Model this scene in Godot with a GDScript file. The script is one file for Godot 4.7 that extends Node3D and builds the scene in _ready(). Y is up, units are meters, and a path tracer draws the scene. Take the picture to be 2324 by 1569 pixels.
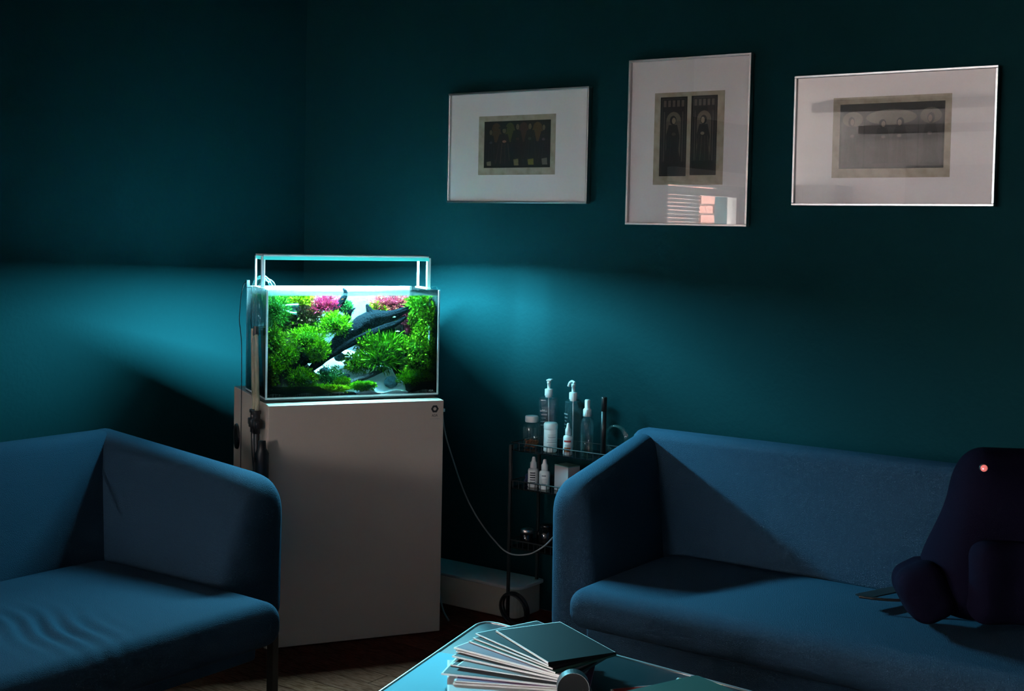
extends Node3D

# ---------------------------------------------------------------- scene: a dark teal waiting corner lit by a planted aquarium
var M := {}
var used := {}
var TX := Transform3D(Basis(Vector3.UP, 1.0263), Vector3(0.7507, 0.8115, 0.934))   # the aquarium's own axes: x along its front, z out of its front
var rng := RandomNumberGenerator.new()
const FLAT := 4294967295


func _ready():
	rng.seed = 7
	# ---- camera
	var cam := Camera3D.new()
	cam.name = "camera"
	cam.transform = Transform3D(Basis(Vector3(0.812153, 0.020156, -0.583096), Vector3(-0.042835, 0.998766, -0.025137), Vector3(0.58187, 0.045392, 0.812014)), Vector3(3.9284, 1.3848, 3.997))
	cam.set_frustum(0.1 * 1569.0 / 3032.52, Vector2(0, -0.1 * 126.26 / 3032.52), 0.1, 100.0)
	add_child(cam)
	cam.current = true
	# ---- environment: an overcast sky outside the windows
	var env := Environment.new()
	var sky := Sky.new()
	var sm := ProceduralSkyMaterial.new()
	sm.sky_top_color = srgb(0.60, 0.60, 0.62)
	sm.sky_horizon_color = srgb(0.66, 0.66, 0.67)
	sm.ground_horizon_color = srgb(0.4, 0.37, 0.34)
	sm.ground_bottom_color = srgb(0.33, 0.31, 0.28)
	sky.sky_material = sm
	env.background_mode = Environment.BG_SKY
	env.sky = sky
	env.background_energy_multiplier = 80.0
	env.tonemap_mode = Environment.TONE_MAPPER_LINEAR
	env.tonemap_exposure = 1.0
	env.sdfgi_enabled = true
	env.ssao_enabled = true
	env.ssil_enabled = true
	var we := WorldEnvironment.new()
	we.name = "world_environment"
	we.environment = env
	add_child(we)
	# ---- the sun on the far side of the house: it lights the yard's brick wall and falls through the far windows
	var sun := DirectionalLight3D.new()
	sun.name = "sun"
	sun.light_color = srgb(1.0, 0.9, 0.78)
	sun.light_energy = 13.0
	sun.light_angular_distance = 1.5
	sun.shadow_enabled = true
	add_child(sun)
	sun.look_at_from_position(Vector3(-3, 5, -8), Vector3.ZERO)
	materials()
	room()
	cabinet()
	aquarium()
	aquarium_lamp()
	aquascape()
	equipment()
	sofa_right()
	sofa_left()
	pictures()
	cart()
	low_box()
	table()
	backpack()
	far_room()


# ---------------------------------------------------------------- helpers
func srgb(r: float, g: float, b: float, a := 1.0) -> Color:
	var c := Color(r, g, b, 1.0).linear_to_srgb()
	c.a = a
	return c


func mt(r: float, g: float, b: float, rough := 0.7, metal := 0.0) -> StandardMaterial3D:
	var m := StandardMaterial3D.new()
	m.albedo_color = srgb(r, g, b)
	m.roughness = rough
	m.metallic = metal
	return m


func glass(a := 0.06, rough := 0.0, tint := Color(0.9, 1, 0.98)) -> StandardMaterial3D:
	var m := StandardMaterial3D.new()
	m.albedo_color = Color(tint.r, tint.g, tint.b, a)
	m.transparency = BaseMaterial3D.TRANSPARENCY_ALPHA
	m.roughness = rough
	return m


func noise_tex(freq: float, kind := FastNoiseLite.TYPE_SIMPLEX_SMOOTH, normal := false, strength := 4.0, ramp: Array = [], size := 256, oct := 3) -> NoiseTexture2D:
	var n := FastNoiseLite.new()
	n.noise_type = kind
	n.frequency = freq
	n.fractal_octaves = oct
	n.seed = 11
	var t := NoiseTexture2D.new()
	t.width = size
	t.height = size
	t.seamless = true
	t.noise = n
	t.as_normal_map = normal
	t.bump_strength = strength
	if ramp.size():
		var g := Gradient.new()
		g.offsets = PackedFloat32Array(ramp[0])
		var cs := PackedColorArray()
		for c in ramp[1]:
			cs.append(c)
		g.colors = cs
		t.color_ramp = g
	return t


func grain(m: StandardMaterial3D, normal: Texture2D, scale: float, depth := 1.0, albedo: Texture2D = null) -> StandardMaterial3D:
	m.uv1_triplanar = true
	m.uv1_scale = Vector3.ONE * scale
	if normal:
		m.normal_enabled = true
		m.normal_texture = normal
		m.normal_scale = depth
	if albedo:
		m.albedo_texture = albedo
	return m


func nm(called: String) -> String:
	if not used.has(called):
		used[called] = 0
		return called
	used[called] += 1
	return "%s_%03d" % [called, used[called]]


func tag(o: Node, label := "", category := "", group := "", kind := "") -> Node:
	if label: o.set_meta("label", label)
	if category: o.set_meta("category", category)
	if group: o.set_meta("group", group)
	if kind: o.set_meta("kind", kind)
	return o


func thing(called: String, label: String, category: String, xf := Transform3D(), group := "") -> Node3D:
	var o := Node3D.new()
	o.name = nm(called)
	add_child(o)
	o.transform = xf
	tag(o, label, category, group)
	return o


func S() -> SurfaceTool:
	var st := SurfaceTool.new()
	st.begin(Mesh.PRIMITIVE_TRIANGLES)
	st.set_smooth_group(FLAT)
	return st


func done(st: SurfaceTool) -> ArrayMesh:
	st.generate_normals()
	return st.commit()


func obj(called: String, st, m: Material, parent: Node = null, xf := Transform3D()) -> MeshInstance3D:
	var o := MeshInstance3D.new()
	o.mesh = done(st) if st is SurfaceTool else st
	o.material_override = m
	o.transform = xf
	if parent == null:
		o.name = nm(called)
		add_child(o)
	else:
		o.name = called
		parent.add_child(o, true)
	return o


func tri(st: SurfaceTool, a: Vector3, b: Vector3, c: Vector3):
	st.add_vertex(a); st.add_vertex(b); st.add_vertex(c)


func quad(st: SurfaceTool, a: Vector3, b: Vector3, c: Vector3, d: Vector3, out: Vector3):
	var n := (c - a).cross(d - b)
	if n.dot(out) > 0.0:      # counter-clockwise from outside: turn it over
		tri(st, a, c, b); tri(st, a, d, c)
	else:
		tri(st, a, b, c); tri(st, a, c, d)


# a box with rounded edges; sub divides the faces, warp bends the points
func box(st: SurfaceTool, at: Vector3, size: Vector3, r := 0.002, seg := 1, basis := Basis(), sub := 1, warp = null):
	var h := size * 0.5
	r = minf(r, minf(h.x, minf(h.y, h.z)) * 0.999)
	st.set_smooth_group(1 if (r > 0.0 and seg > 1) or sub > 1 else FLAT)
	var lines := []
	for ax in 3:
		var l := PackedFloat32Array()
		for i in range(seg + 1):
			l.append(-h[ax] + r * i / seg)
		for i in range(1, sub):
			l.append(lerpf(-h[ax] + r, h[ax] - r, float(i) / sub))
		for i in range(seg + 1):
			l.append(h[ax] - r + r * i / seg)
		lines.append(l)
	var core := h - Vector3.ONE * r
	for ax in 3:
		var u: int = (ax + 1) % 3
		var v: int = (ax + 2) % 3
		for s in [-1.0, 1.0]:
			var grid := []
			for a in lines[u]:
				var row := PackedVector3Array()
				for b in lines[v]:
					var p := Vector3.ZERO
					p[ax] = s * h[ax]; p[u] = a; p[v] = b
					var q := p.clamp(-core, core)
					if r > 0.0:
						p = q + (p - q).normalized() * r
					if warp != null:
						p = warp.call(p)
					row.append(p)
				grid.append(row)
			var out := Vector3.ZERO
			out[ax] = s
			for i in range(grid.size() - 1):
				for j in range(grid[i].size() - 1):
					quad(st, at + basis * grid[i][j], at + basis * grid[i + 1][j], at + basis * grid[i + 1][j + 1], at + basis * grid[i][j + 1], basis * out)


# a round bar through points; radii one for all or one each
func tube(st: SurfaceTool, pts: Array, radii, sides := 8, caps := true, rough = null):
	st.set_smooth_group(1)
	var rings := []
	var t0: Vector3 = (pts[1] - pts[0]).normalized()
	var nrm := t0.cross(Vector3.UP)
	if nrm.length() < 0.05:
		nrm = t0.cross(Vector3.RIGHT)
	nrm = nrm.normalized()
	for i in pts.size():
		var t: Vector3 = (pts[mini(i + 1, pts.size() - 1)] - pts[maxi(i - 1, 0)]).normalized()
		nrm = (nrm - t * nrm.dot(t)).normalized()
		var bi := t.cross(nrm)
		var ring := PackedVector3Array()
		var r: float = radii[i] if radii is Array else radii
		for k in sides:
			var a := TAU * k / sides
			var rr := r
			if rough != null:
				rr *= rough.call(float(i) / pts.size(), a)
			ring.append(pts[i] + (nrm * cos(a) + bi * sin(a)) * rr)
		rings.append(ring)
	for i in range(rings.size() - 1):
		for k in sides:
			var k2 := (k + 1) % sides
			var out: Vector3 = rings[i][k] + rings[i + 1][k2] - pts[i] - pts[i + 1]
			quad(st, rings[i][k], rings[i + 1][k], rings[i + 1][k2], rings[i][k2], out)
	if caps:
		st.set_smooth_group(FLAT)
		for e in [0, rings.size() - 1]:
			var out: Vector3 = pts[0] - pts[1] if e == 0 else pts[e] - pts[e - 1]
			for k in sides:
				var a: Vector3 = rings[e][k]
				var b: Vector3 = rings[e][(k + 1) % sides]
				if (a - pts[e]).cross(b - pts[e]).dot(out) > 0.0:
					tri(st, pts[e], b, a)
				else:
					tri(st, pts[e], a, b)


func smooth_path(pts: Array, n := 6) -> Array:
	var out := []
	for i in range(pts.size() - 1):
		var a = pts[maxi(i - 1, 0)]
		var d = pts[mini(i + 2, pts.size() - 1)]
		for k in n:
			out.append(pts[i].cubic_interpolate(pts[i + 1], a, d, float(k) / n))
	out.append(pts[-1])
	return out


# profile: Vector2(radius, height) from bottom to top
func lathe(st: SurfaceTool, profile: Array, sides := 20, at := Vector3.ZERO, basis := Basis(), sharp := false):
	st.set_smooth_group(FLAT if sharp else 1)
	for i in range(profile.size() - 1):
		var p: Vector2 = profile[i]
		var q: Vector2 = profile[i + 1]
		if not sharp:
			st.set_smooth_group(1 + i if absf(p.y - q.y) < 1e-5 else 1)
		for k in sides:
			var a := TAU * k / sides
			var b := TAU * (k + 1) / sides
			var ca := Vector3(cos(a), 0, sin(a))
			var cb := Vector3(cos(b), 0, sin(b))
			var out := (ca + cb) * (q.y - p.y) + Vector3.UP * 2.0 * (p.x - q.x)
			quad(st, at + basis * (ca * p.x + Vector3.UP * p.y), at + basis * (ca * q.x + Vector3.UP * q.y), at + basis * (cb * q.x + Vector3.UP * q.y), at + basis * (cb * p.x + Vector3.UP * p.y), basis * out)


func round_poly(pts: Array, radii: Array, seg := 5) -> Array:
	var out := []
	for i in pts.size():
		var p: Vector2 = pts[i]
		var a: Vector2 = (pts[i - 1] - p)
		var b: Vector2 = (pts[(i + 1) % pts.size()] - p)
		var r: float = radii[i]
		if r <= 0.0:
			out.append(p)
			continue
		var l := minf(r, 0.45 * minf(a.length(), b.length()))
		var p0 := p + a.normalized() * l
		var p1 := p + b.normalized() * l
		for k in range(seg + 1):
			var t := float(k) / seg
			out.append(p0.lerp(p, t).lerp(p.lerp(p1, t), t))
	return out


# an outline pushed along an axis, with rounded rims. place maps (outline point, depth) to space
func slab(st: SurfaceTool, poly: Array, depth: float, r: float, place: Callable, seg := 3):
	st.set_smooth_group(1 if seg > 1 else FLAT)
	var n := poly.size()
	var area := 0.0
	for i in n:
		area += poly[i].cross(poly[(i + 1) % n])
	var normals := []
	for i in n:
		var e1: Vector2 = (poly[i] - poly[i - 1]).normalized()
		var e2: Vector2 = (poly[(i + 1) % n] - poly[i]).normalized()
		var t := (e1 + e2).normalized()
		normals.append(Vector2(t.y, -t.x) * signf(area))
	var rings := []
	for k in range(seg + 1):
		var a := PI * 0.5 * k / seg
		rings.append([r * (1.0 - sin(a)), r * (1.0 - cos(a))])
	var all := []
	for k in rings:
		all.append([k[0], k[1]])
	rings.reverse()
	for k in rings:
		all.append([k[0], depth - k[1]])
	var pts := []
	for k in all:
		var ring := PackedVector3Array()
		for i in n:
			ring.append(place.call(poly[i] - normals[i] * k[0], k[1]))
		pts.append(ring)
	var mid2 := Vector2.ZERO
	for p in poly:
		mid2 += p / n
	var m0: Vector3 = place.call(mid2, 0.0)
	var m1: Vector3 = place.call(mid2, depth)
	for k in range(pts.size() - 1):
		for i in n:
			var j := (i + 1) % n
			var out: Vector3 = place.call(poly[i] + normals[i] + normals[j], depth * 0.5) - place.call(poly[i], depth * 0.5)
			if k < seg: out += (m0 - m1).normalized() * 0.5
			elif k > seg: out += (m1 - m0).normalized() * 0.5
			quad(st, pts[k][i], pts[k + 1][i], pts[k + 1][j], pts[k][j], out)
	st.set_smooth_group(FLAT if seg == 1 else 1)
	for e in [0, pts.size() - 1]:
		var c := m0 if e == 0 else m1
		var out := (m0 - m1) if e == 0 else (m1 - m0)
		for i in n:
			var a: Vector3 = pts[e][i]
			var b: Vector3 = pts[e][(i + 1) % n]
			if (a - c).cross(b - c).dot(out) > 0.0: tri(st, c, b, a)
			else: tri(st, c, a, b)


func words(called: String, text: String, size: float, m: Material, parent: Node, xf: Transform3D, depth := 0.0006):
	var t := TextMesh.new()
	t.text = text
	var f := SystemFont.new()
	f.font_names = PackedStringArray(["Droid Sans"])
	t.font = f
	t.font_size = 32
	t.pixel_size = size / 32.0
	t.depth = depth
	obj(called, t, m, parent, xf)


func basis_from(x: Vector3, y: Vector3) -> Basis:
	x = x.normalized()
	y = (y - x * y.dot(x)).normalized()
	return Basis(x, y, x.cross(y))


# ---------------------------------------------------------------- materials
func materials():
	var plaster := noise_tex(0.05, FastNoiseLite.TYPE_SIMPLEX_SMOOTH, true, 2.0)
	M.wall = grain(mt(0.0034, 0.030, 0.0345, 0.85), plaster, 3.0, 0.25)
	M.wall.metallic_specular = 0.15
	M.white_wall = grain(mt(0.66, 0.65, 0.65, 0.8), plaster, 3.0, 0.25)
	M.ceiling = grain(mt(0.6, 0.59, 0.59, 0.85), plaster, 2.0, 0.2)
	M.dado = grain(mt(0.5, 0.49, 0.49, 0.8), plaster, 3.0, 0.2)
	M.dark_trim = mt(0.03, 0.03, 0.03, 0.7)
	M.grey_wall = grain(mt(0.10, 0.10, 0.095, 0.7), plaster, 3.0, 0.2)
	M.brick = grain(mt(0.42, 0.2, 0.17, 0.85), plaster, 6.0, 0.6)
	M.mortar = mt(0.4, 0.36, 0.33, 0.9)
	M.slat = mt(0.75, 0.75, 0.78, 0.5)
	var wood := noise_tex(0.02, FastNoiseLite.TYPE_SIMPLEX_SMOOTH, false, 1.0, [[0.0, 0.45, 0.55, 1.0], [Color(0.62, 0.55, 0.5), Color(0.85, 0.82, 0.8), Color(1, 1, 1), Color(0.7, 0.62, 0.58)]], 512, 5)
	M.planks = []
	for c in [Vector3(0.17, 0.044, 0.026), Vector3(0.145, 0.036, 0.022), Vector3(0.2, 0.054, 0.03), Vector3(0.125, 0.032, 0.021)]:
		var p := mt(c.x, c.y, c.z, 0.6)
		p.metallic_specular = 0.06
		p.albedo_texture = wood
		p.uv1_triplanar = true
		p.uv1_scale = Vector3(1.2, 9.0, 9.0)
		M.planks.append(p)
	M.sub_floor = mt(0.05, 0.025, 0.017, 0.8)
	var weave := noise_tex(0.16, FastNoiseLite.TYPE_CELLULAR, true, 5.0, [], 256, 2)
	var melange := noise_tex(0.2, FastNoiseLite.TYPE_SIMPLEX_SMOOTH, false, 1.0, [[0.0, 0.4, 0.6, 1.0], [Color(0.62, 0.62, 0.64), Color(0.84, 0.84, 0.85), Color(0.94, 0.94, 0.94), Color(1, 1, 1)]], 256, 4)
	M.fabric = grain(mt(0.026, 0.063, 0.104, 0.95), weave, 9.0, 0.55, melange)
	M.fabric.metallic_specular = 0.15
	M.black_metal = mt(0.012, 0.012, 0.013, 0.45)
	M.black_plastic = mt(0.012, 0.012, 0.013, 0.4)
	M.steel = mt(0.55, 0.55, 0.56, 0.32, 1.0)
	M.alu = mt(0.86, 0.87, 0.88, 0.45)
	M.lacquer = grain(mt(0.52, 0.42, 0.34, 0.5), noise_tex(0.03, FastNoiseLite.TYPE_SIMPLEX_SMOOTH, true, 1.0), 4.0, 0.1)
	M.white = mt(0.8, 0.8, 0.79, 0.4)
	M.print = mt(0.01, 0.01, 0.01, 0.6)
	M.glass = glass(0.38, 0.0, Color(0.0, 0.012, 0.01))  # dark tint put in to dim the brightly lit tank seen through it
	M.glass.metallic_specular = 0.3
	M.side_glass = glass(0.7, 0.0, Color(0.0, 0.012, 0.01))  # darker tint added to hold back lamp light leaving through the ends
	M.side_glass.metallic_specular = 0.3
	M.pane = glass(0.004)
	M.water = glass(0.02, 0.0, Color(0.85, 1, 0.97))
	M.film = mt(0.8, 0.81, 0.81, 0.9)
	M.seam = mt(0.86, 0.9, 0.89, 0.55)
	M.seam.backlight_enabled = true
	M.seam.backlight = Color(0.75, 0.75, 0.75)
	M.bottle = glass(0.12, 0.02, Color(0.35, 0.5, 0.52))
	M.white_plastic = mt(0.78, 0.77, 0.75, 0.35)
	M.red_print = mt(0.4, 0.02, 0.015, 0.5)
	M.grey_print = mt(0.3, 0.3, 0.31, 0.6)
	M.orange = mt(0.3, 0.07, 0.015, 0.6)
	M.sand = grain(mt(0.78, 0.78, 0.77, 0.9), noise_tex(0.3, FastNoiseLite.TYPE_CELLULAR, true, 6.0), 22.0, 0.8)
	M.soil = grain(mt(0.012, 0.009, 0.007, 0.95), noise_tex(0.25, FastNoiseLite.TYPE_CELLULAR, true, 8.0), 18.0, 1.0)
	M.driftwood = grain(mt(0.0022, 0.0032, 0.0042, 0.9), noise_tex(0.06, FastNoiseLite.TYPE_SIMPLEX_SMOOTH, true, 8.0, [], 256, 5), 10.0, 1.0)
	M.root = grain(mt(0.007, 0.005, 0.004, 0.9), noise_tex(0.06, FastNoiseLite.TYPE_SIMPLEX_SMOOTH, true, 8.0, [], 256, 5), 10.0, 1.0)
	M.stone = grain(mt(0.09, 0.19, 0.21, 0.9), noise_tex(0.05, FastNoiseLite.TYPE_SIMPLEX_SMOOTH, true, 8.0, [], 256, 5), 14.0, 1.0, noise_tex(0.04, FastNoiseLite.TYPE_SIMPLEX_SMOOTH, false, 1.0, [[0.0, 0.5, 1.0], [Color(0.3, 0.3, 0.3), Color(0.75, 0.75, 0.75), Color(1, 1, 1)]], 128, 4))
	for k in ["sand", "soil", "driftwood", "root", "stone", "film"]:
		M[k].metallic_specular = 0.06      # under water the surface sheen all but vanishes
	M.leaf = StandardMaterial3D.new()
	M.leaf.metallic_specular = 0.06
	M.leaf.vertex_color_use_as_albedo = true
	M.leaf.roughness = 0.55
	M.leaf.backlight_enabled = true
	M.leaf.backlight = Color(0.4, 0.4, 0.4)
	M.hose = glass(0.5, 0.12, Color(0.8, 0.77, 0.64))
	M.navy = grain(mt(0.004, 0.0034, 0.010, 0.95), weave, 12.0, 0.4)
	M.navy.metallic_specular = 0.1
	M.mirror_black = mt(0.006, 0.007, 0.008, 0.12)
	M.tabletop = mt(0.02, 0.035, 0.042, 0.3)
	M.tabletop.metallic_specular = 0.35
	M.alu_rim = mt(0.55, 0.56, 0.56, 0.3, 0.6)
	M.paper = mt(0.8, 0.8, 0.78, 0.7)
	M.near_wall = grain(mt(0.0034, 0.030, 0.0345, 0.85), plaster, 3.0, 0.25)


# ---------------------------------------------------------------- the room
func wall(called: String, at: Vector3, size: Vector3, m: Material) -> MeshInstance3D:
	var st := S()
	box(st, at, size, 0.0)
	var o := obj(called, st, m)
	tag(o, "", "", "", "structure")
	return o


func room():
	# the dark teal corner and, behind the photographer, the white far end of the room
	wall("wall_back", Vector3(3.0, 1.35, -0.125), Vector3(6.9, 2.7, 0.25), M.wall)
	var left := Node3D.new()
	left.name = nm("wall_left")
	add_child(left)
	tag(left, "", "", "", "structure")
	var st := S()
	box(st, Vector3(-0.125, 1.35, 1.555), Vector3(0.25, 2.7, 3.11), 0.0)
	box(st, Vector3(-0.125, 0.42, 3.66), Vector3(0.25, 0.84, 1.10), 0.0)
	box(st, Vector3(-0.125, 2.195, 3.66), Vector3(0.25, 1.01, 1.10), 0.0)
	box(st, Vector3(-0.125, 1.35, 4.455), Vector3(0.25, 2.7, 0.49), 0.0)
	obj("painted_wall", st, M.wall, left)
	wall("wall_right", Vector3(6.325, 1.35, 2.5), Vector3(0.25, 2.7, 5.0), M.wall)
	wall("wall_right_far", Vector3(6.325, 1.35, 6.75), Vector3(0.25, 2.7, 3.5), M.white_wall)
	st = S()
	box(st, Vector3(-0.425, 1.35, 8.625), Vector3(2.35, 2.7, 0.25), 0.0)
	box(st, Vector3(1.2, 0.675, 8.625), Vector3(0.9, 1.35, 0.25), 0.0)
	box(st, Vector3(1.2, 2.475, 8.625), Vector3(0.9, 0.45, 0.25), 0.0)
	box(st, Vector3(4.05, 1.35, 8.625), Vector3(4.8, 2.7, 0.25), 0.0)
	box(st, Vector3(-2.4, 0.15, 8.625), Vector3(1.6, 0.3, 0.25), 0.0)
	box(st, Vector3(-2.4, 2.65, 8.625), Vector3(1.6, 0.1, 0.25), 0.0)
	box(st, Vector3(-3.325, 1.35, 8.625), Vector3(0.25, 2.7, 0.25), 0.0)
	tag(obj("wall_far", st, M.white_wall), "", "", "", "structure")
	wall("wall_side", Vector3(-1.725, 1.35, 4.825), Vector3(2.95, 2.7, 0.25), M.white_wall)
	st = S()
	box(st, Vector3(-3.325, 0.15, 6.6), Vector3(0.25, 0.3, 3.8), 0.0)
	box(st, Vector3(-3.325, 2.65, 6.6), Vector3(0.25, 0.1, 3.8), 0.0)
	box(st, Vector3(-3.325, 1.45, 4.9), Vector3(0.25, 2.3, 0.4), 0.0)
	box(st, Vector3(-3.325, 1.45, 8.3), Vector3(0.25, 2.3, 0.4), 0.0)
	tag(obj("wall_outer", st, M.white_wall), "", "", "", "structure")
	st = S()
	box(st, Vector3(3.0, 2.8, 6.55), Vector3(6.9, 0.2, 4.4), 0.0)
	box(st, Vector3(-1.95, 2.8, 6.725), Vector3(3.0, 0.2, 4.05), 0.0)
	tag(obj("ceiling_far", st, M.ceiling), "", "", "", "structure")
	wall("ceiling", Vector3(3.0, 2.8, 2.05), Vector3(6.9, 0.2, 4.6), M.wall)
	var fl := Node3D.new()
	fl.name = nm("floor")
	add_child(fl)
	tag(fl, "", "", "", "structure")
	st = S()
	box(st, Vector3(3.0, -0.112, 4.25), Vector3(6.9, 0.2, 9.0), 0.0)
	box(st, Vector3(-1.95, -0.112, 6.725), Vector3(3.0, 0.2, 4.05), 0.0)
	obj("sub_floor", st, M.sub_floor, fl)
	# boards where the photograph shows them, one by one; the rest joined
	var shapes := []
	for k in 3:
		st = S()
		box(st, Vector3(0, -0.006, 0), Vector3([1.0, 0.8, 1.2][k] - 0.0015, 0.012, 0.0885), 0.0012)
		shapes.append(done(st))
	var rest := S()
	for row in 96:
		var z := 0.045 + row * 0.09
		var x := -rng.randf() * 0.8 + (0.0 if z < 4.9 else -3.1)
		while x < 6.25:
			var k := rng.randi() % 3
			var w: float = [1.0, 0.8, 1.2][k]
			if x + w > 0.25 and x < 2.4 and z < 2.35:
				obj("plank", shapes[k], M.planks[rng.randi() % 4], fl, Transform3D(Basis(), Vector3(x + w / 2, 0, z)))
			elif x + w / 2 > 0 or z > 4.9:
				box(rest, Vector3(x + w / 2, -0.006, z), Vector3(w - 0.0015, 0.012, 0.0885), 0.0)
			x += w
	tag(obj("planks_beyond", rest, M.planks[0], fl), "", "", "", "stuff")


func far_room():
	# window in the left wall, seen only as a reflection in the middle picture
	var w := Node3D.new()
	w.name = nm("window_1")
	add_child(w)
	tag(w, "", "", "", "structure")
	var st := S()
	for z in [3.13, 3.61, 4.19]:
		box(st, Vector3(-0.1, 1.255, z), Vector3(0.07, 0.83, 0.045), 0.004)
	for y in [0.862, 1.648]:
		box(st, Vector3(-0.1, y, 3.66), Vector3(0.07, 0.045, 1.1), 0.004)
	obj("window_frame", st, M.white, w)
	st = S()
	box(st, Vector3(-0.1, 1.255, 3.37), Vector3(0.006, 0.75, 0.44), 0.0)
	box(st, Vector3(-0.1, 1.255, 3.9), Vector3(0.006, 0.75, 0.54), 0.0)
	obj("window_pane", st, M.pane, w)
	st = S()
	box(st, Vector3(0, 0, 0), Vector3(0.003, 0.022, 0.44), 0.0, 1, Basis(Vector3(0, 0, 1), 0.5))
	var slat := done(st)
	for k in 32:
		obj("blind_slat", slat, M.slat, w, Transform3D(Basis(), Vector3(-0.04, 0.9 + k * 0.0235, 3.37)))
	st = S()
	box(st, Vector3(0.03, 1.735, 3.62), Vector3(0.06, 0.085, 1.06), 0.006)
	obj("pelmet", st, M.white, w)
	st = S()
	box(st, Vector3(0.05, 2.4, 4.0), Vector3(0.1, 0.6, 1.2), 0.0)
	tag(obj("trim_1", st, M.white_wall), "", "", "", "structure")
	# outside the left window: the brick face of the wing
	st = S()
	box(st, Vector3(-1.725, 1.35, 4.69), Vector3(2.95, 2.7, 0.02), 0.0)
	var bw := obj("wall_brick", st, M.mortar)
	tag(bw, "", "", "", "structure")
	st = S()
	box(st, Vector3.ZERO, Vector3(0.2, 0.055, 0.03), 0.003)
	var brick := done(st)
	for r in 22:
		for c in 6:
			obj("brick", brick, M.brick, bw, Transform3D(Basis(), Vector3(-0.38 - c * 0.212 - (r % 2) * 0.106, 0.75 + r * 0.067, 4.672)))
	# unseen big window, added to light the far end
	var w2 := Node3D.new()
	w2.name = nm("added_window_2")
	add_child(w2)
	tag(w2, "", "", "", "structure")
	st = S()
	for z in [5.125, 6.1, 7.1, 8.075]:
		box(st, Vector3(-3.3, 1.45, z), Vector3(0.08, 2.3, 0.05), 0.004)
	for y in [0.325, 2.575]:
		box(st, Vector3(-3.3, y, 6.6), Vector3(0.08, 0.05, 3.0), 0.004)
	obj("window_frame", st, M.white, w2)
	var w3 := Node3D.new()  # unseen window, added to bring more light into the far end
	w3.name = nm("added_window_3")
	add_child(w3)
	tag(w3, "", "", "", "structure")
	st = S()
	for x in [-3.175, -2.4, -1.625]:
		box(st, Vector3(x, 1.45, 8.6), Vector3(0.05, 2.3, 0.08), 0.004)
	for y in [0.325, 2.575]:
		box(st, Vector3(-2.4, y, 8.6), Vector3(1.6, 0.05, 0.08), 0.004)
	obj("window_frame", st, M.white, w3)
	var w4 := Node3D.new()  # unseen window, added as fill light for the framed pictures
	w4.name = nm("added_window_4")
	add_child(w4)
	tag(w4, "", "", "", "structure")
	st = S()
	for x in [0.775, 1.2, 1.625]:
		box(st, Vector3(x, 1.8, 8.6), Vector3(0.045, 0.9, 0.08), 0.004)
	for y in [1.375, 2.225]:
		box(st, Vector3(1.2, y, 8.6), Vector3(0.9, 0.045, 0.08), 0.004)
	obj("window_frame", st, M.white, w4)
	# bands and cupboards of the far wall, seen only as reflections in the right-hand picture
	st = S()
	box(st, Vector3(2.315, 2.63, 8.45), Vector3(7.37, 0.09, 0.1), 0.004)
	tag(obj("trim_2", st, M.dark_trim), "", "", "", "structure")
	st = S()
	box(st, Vector3(2.555, 2.402, 8.45), Vector3(6.89, 0.075, 0.1), 0.004)
	tag(obj("trim_3", st, M.dark_trim), "", "", "", "structure")
	st = S()
	box(st, Vector3(-0.4, 1.15, 8.47), Vector3(2.2, 2.3, 0.05), 0.0)
	tag(obj("trim_4", st, M.dado), "", "", "", "structure")
	for d in [[0.15, 0.85, 2.035, "tall grey cupboard against the white far wall, reflected right in the wide picture", 2], [-1.26, 0.64, 1.86, "lower grey cupboard at the far wall, reflected at the left edge of the wide picture", 2]]:
		var t := thing("cupboard", d[3], "cupboard", Transform3D(Basis(), Vector3(d[0], 0, 8.23)))
		st = S()
		box(st, Vector3(0, d[2] / 2, 0), Vector3(d[1], d[2], 0.44), 0.003)
		obj("body", st, M.grey_wall, t)
		for k in d[4]:
			st = S()
			box(st, Vector3(-d[1] / 2 + (k + 0.5) * d[1] / d[4], d[2] / 2, -0.23), Vector3(d[1] / d[4] - 0.006, d[2] - 0.06, 0.02), 0.002)
			var door := obj("door", st, M.grey_wall, t)
			st = S()
			box(st, Vector3(-d[1] / 2 + (k + 0.5) * d[1] / d[4] + 0.2, 1.05, -0.25), Vector3(0.012, 0.16, 0.02), 0.003)
			obj("handle", st, M.steel, door)


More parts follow.
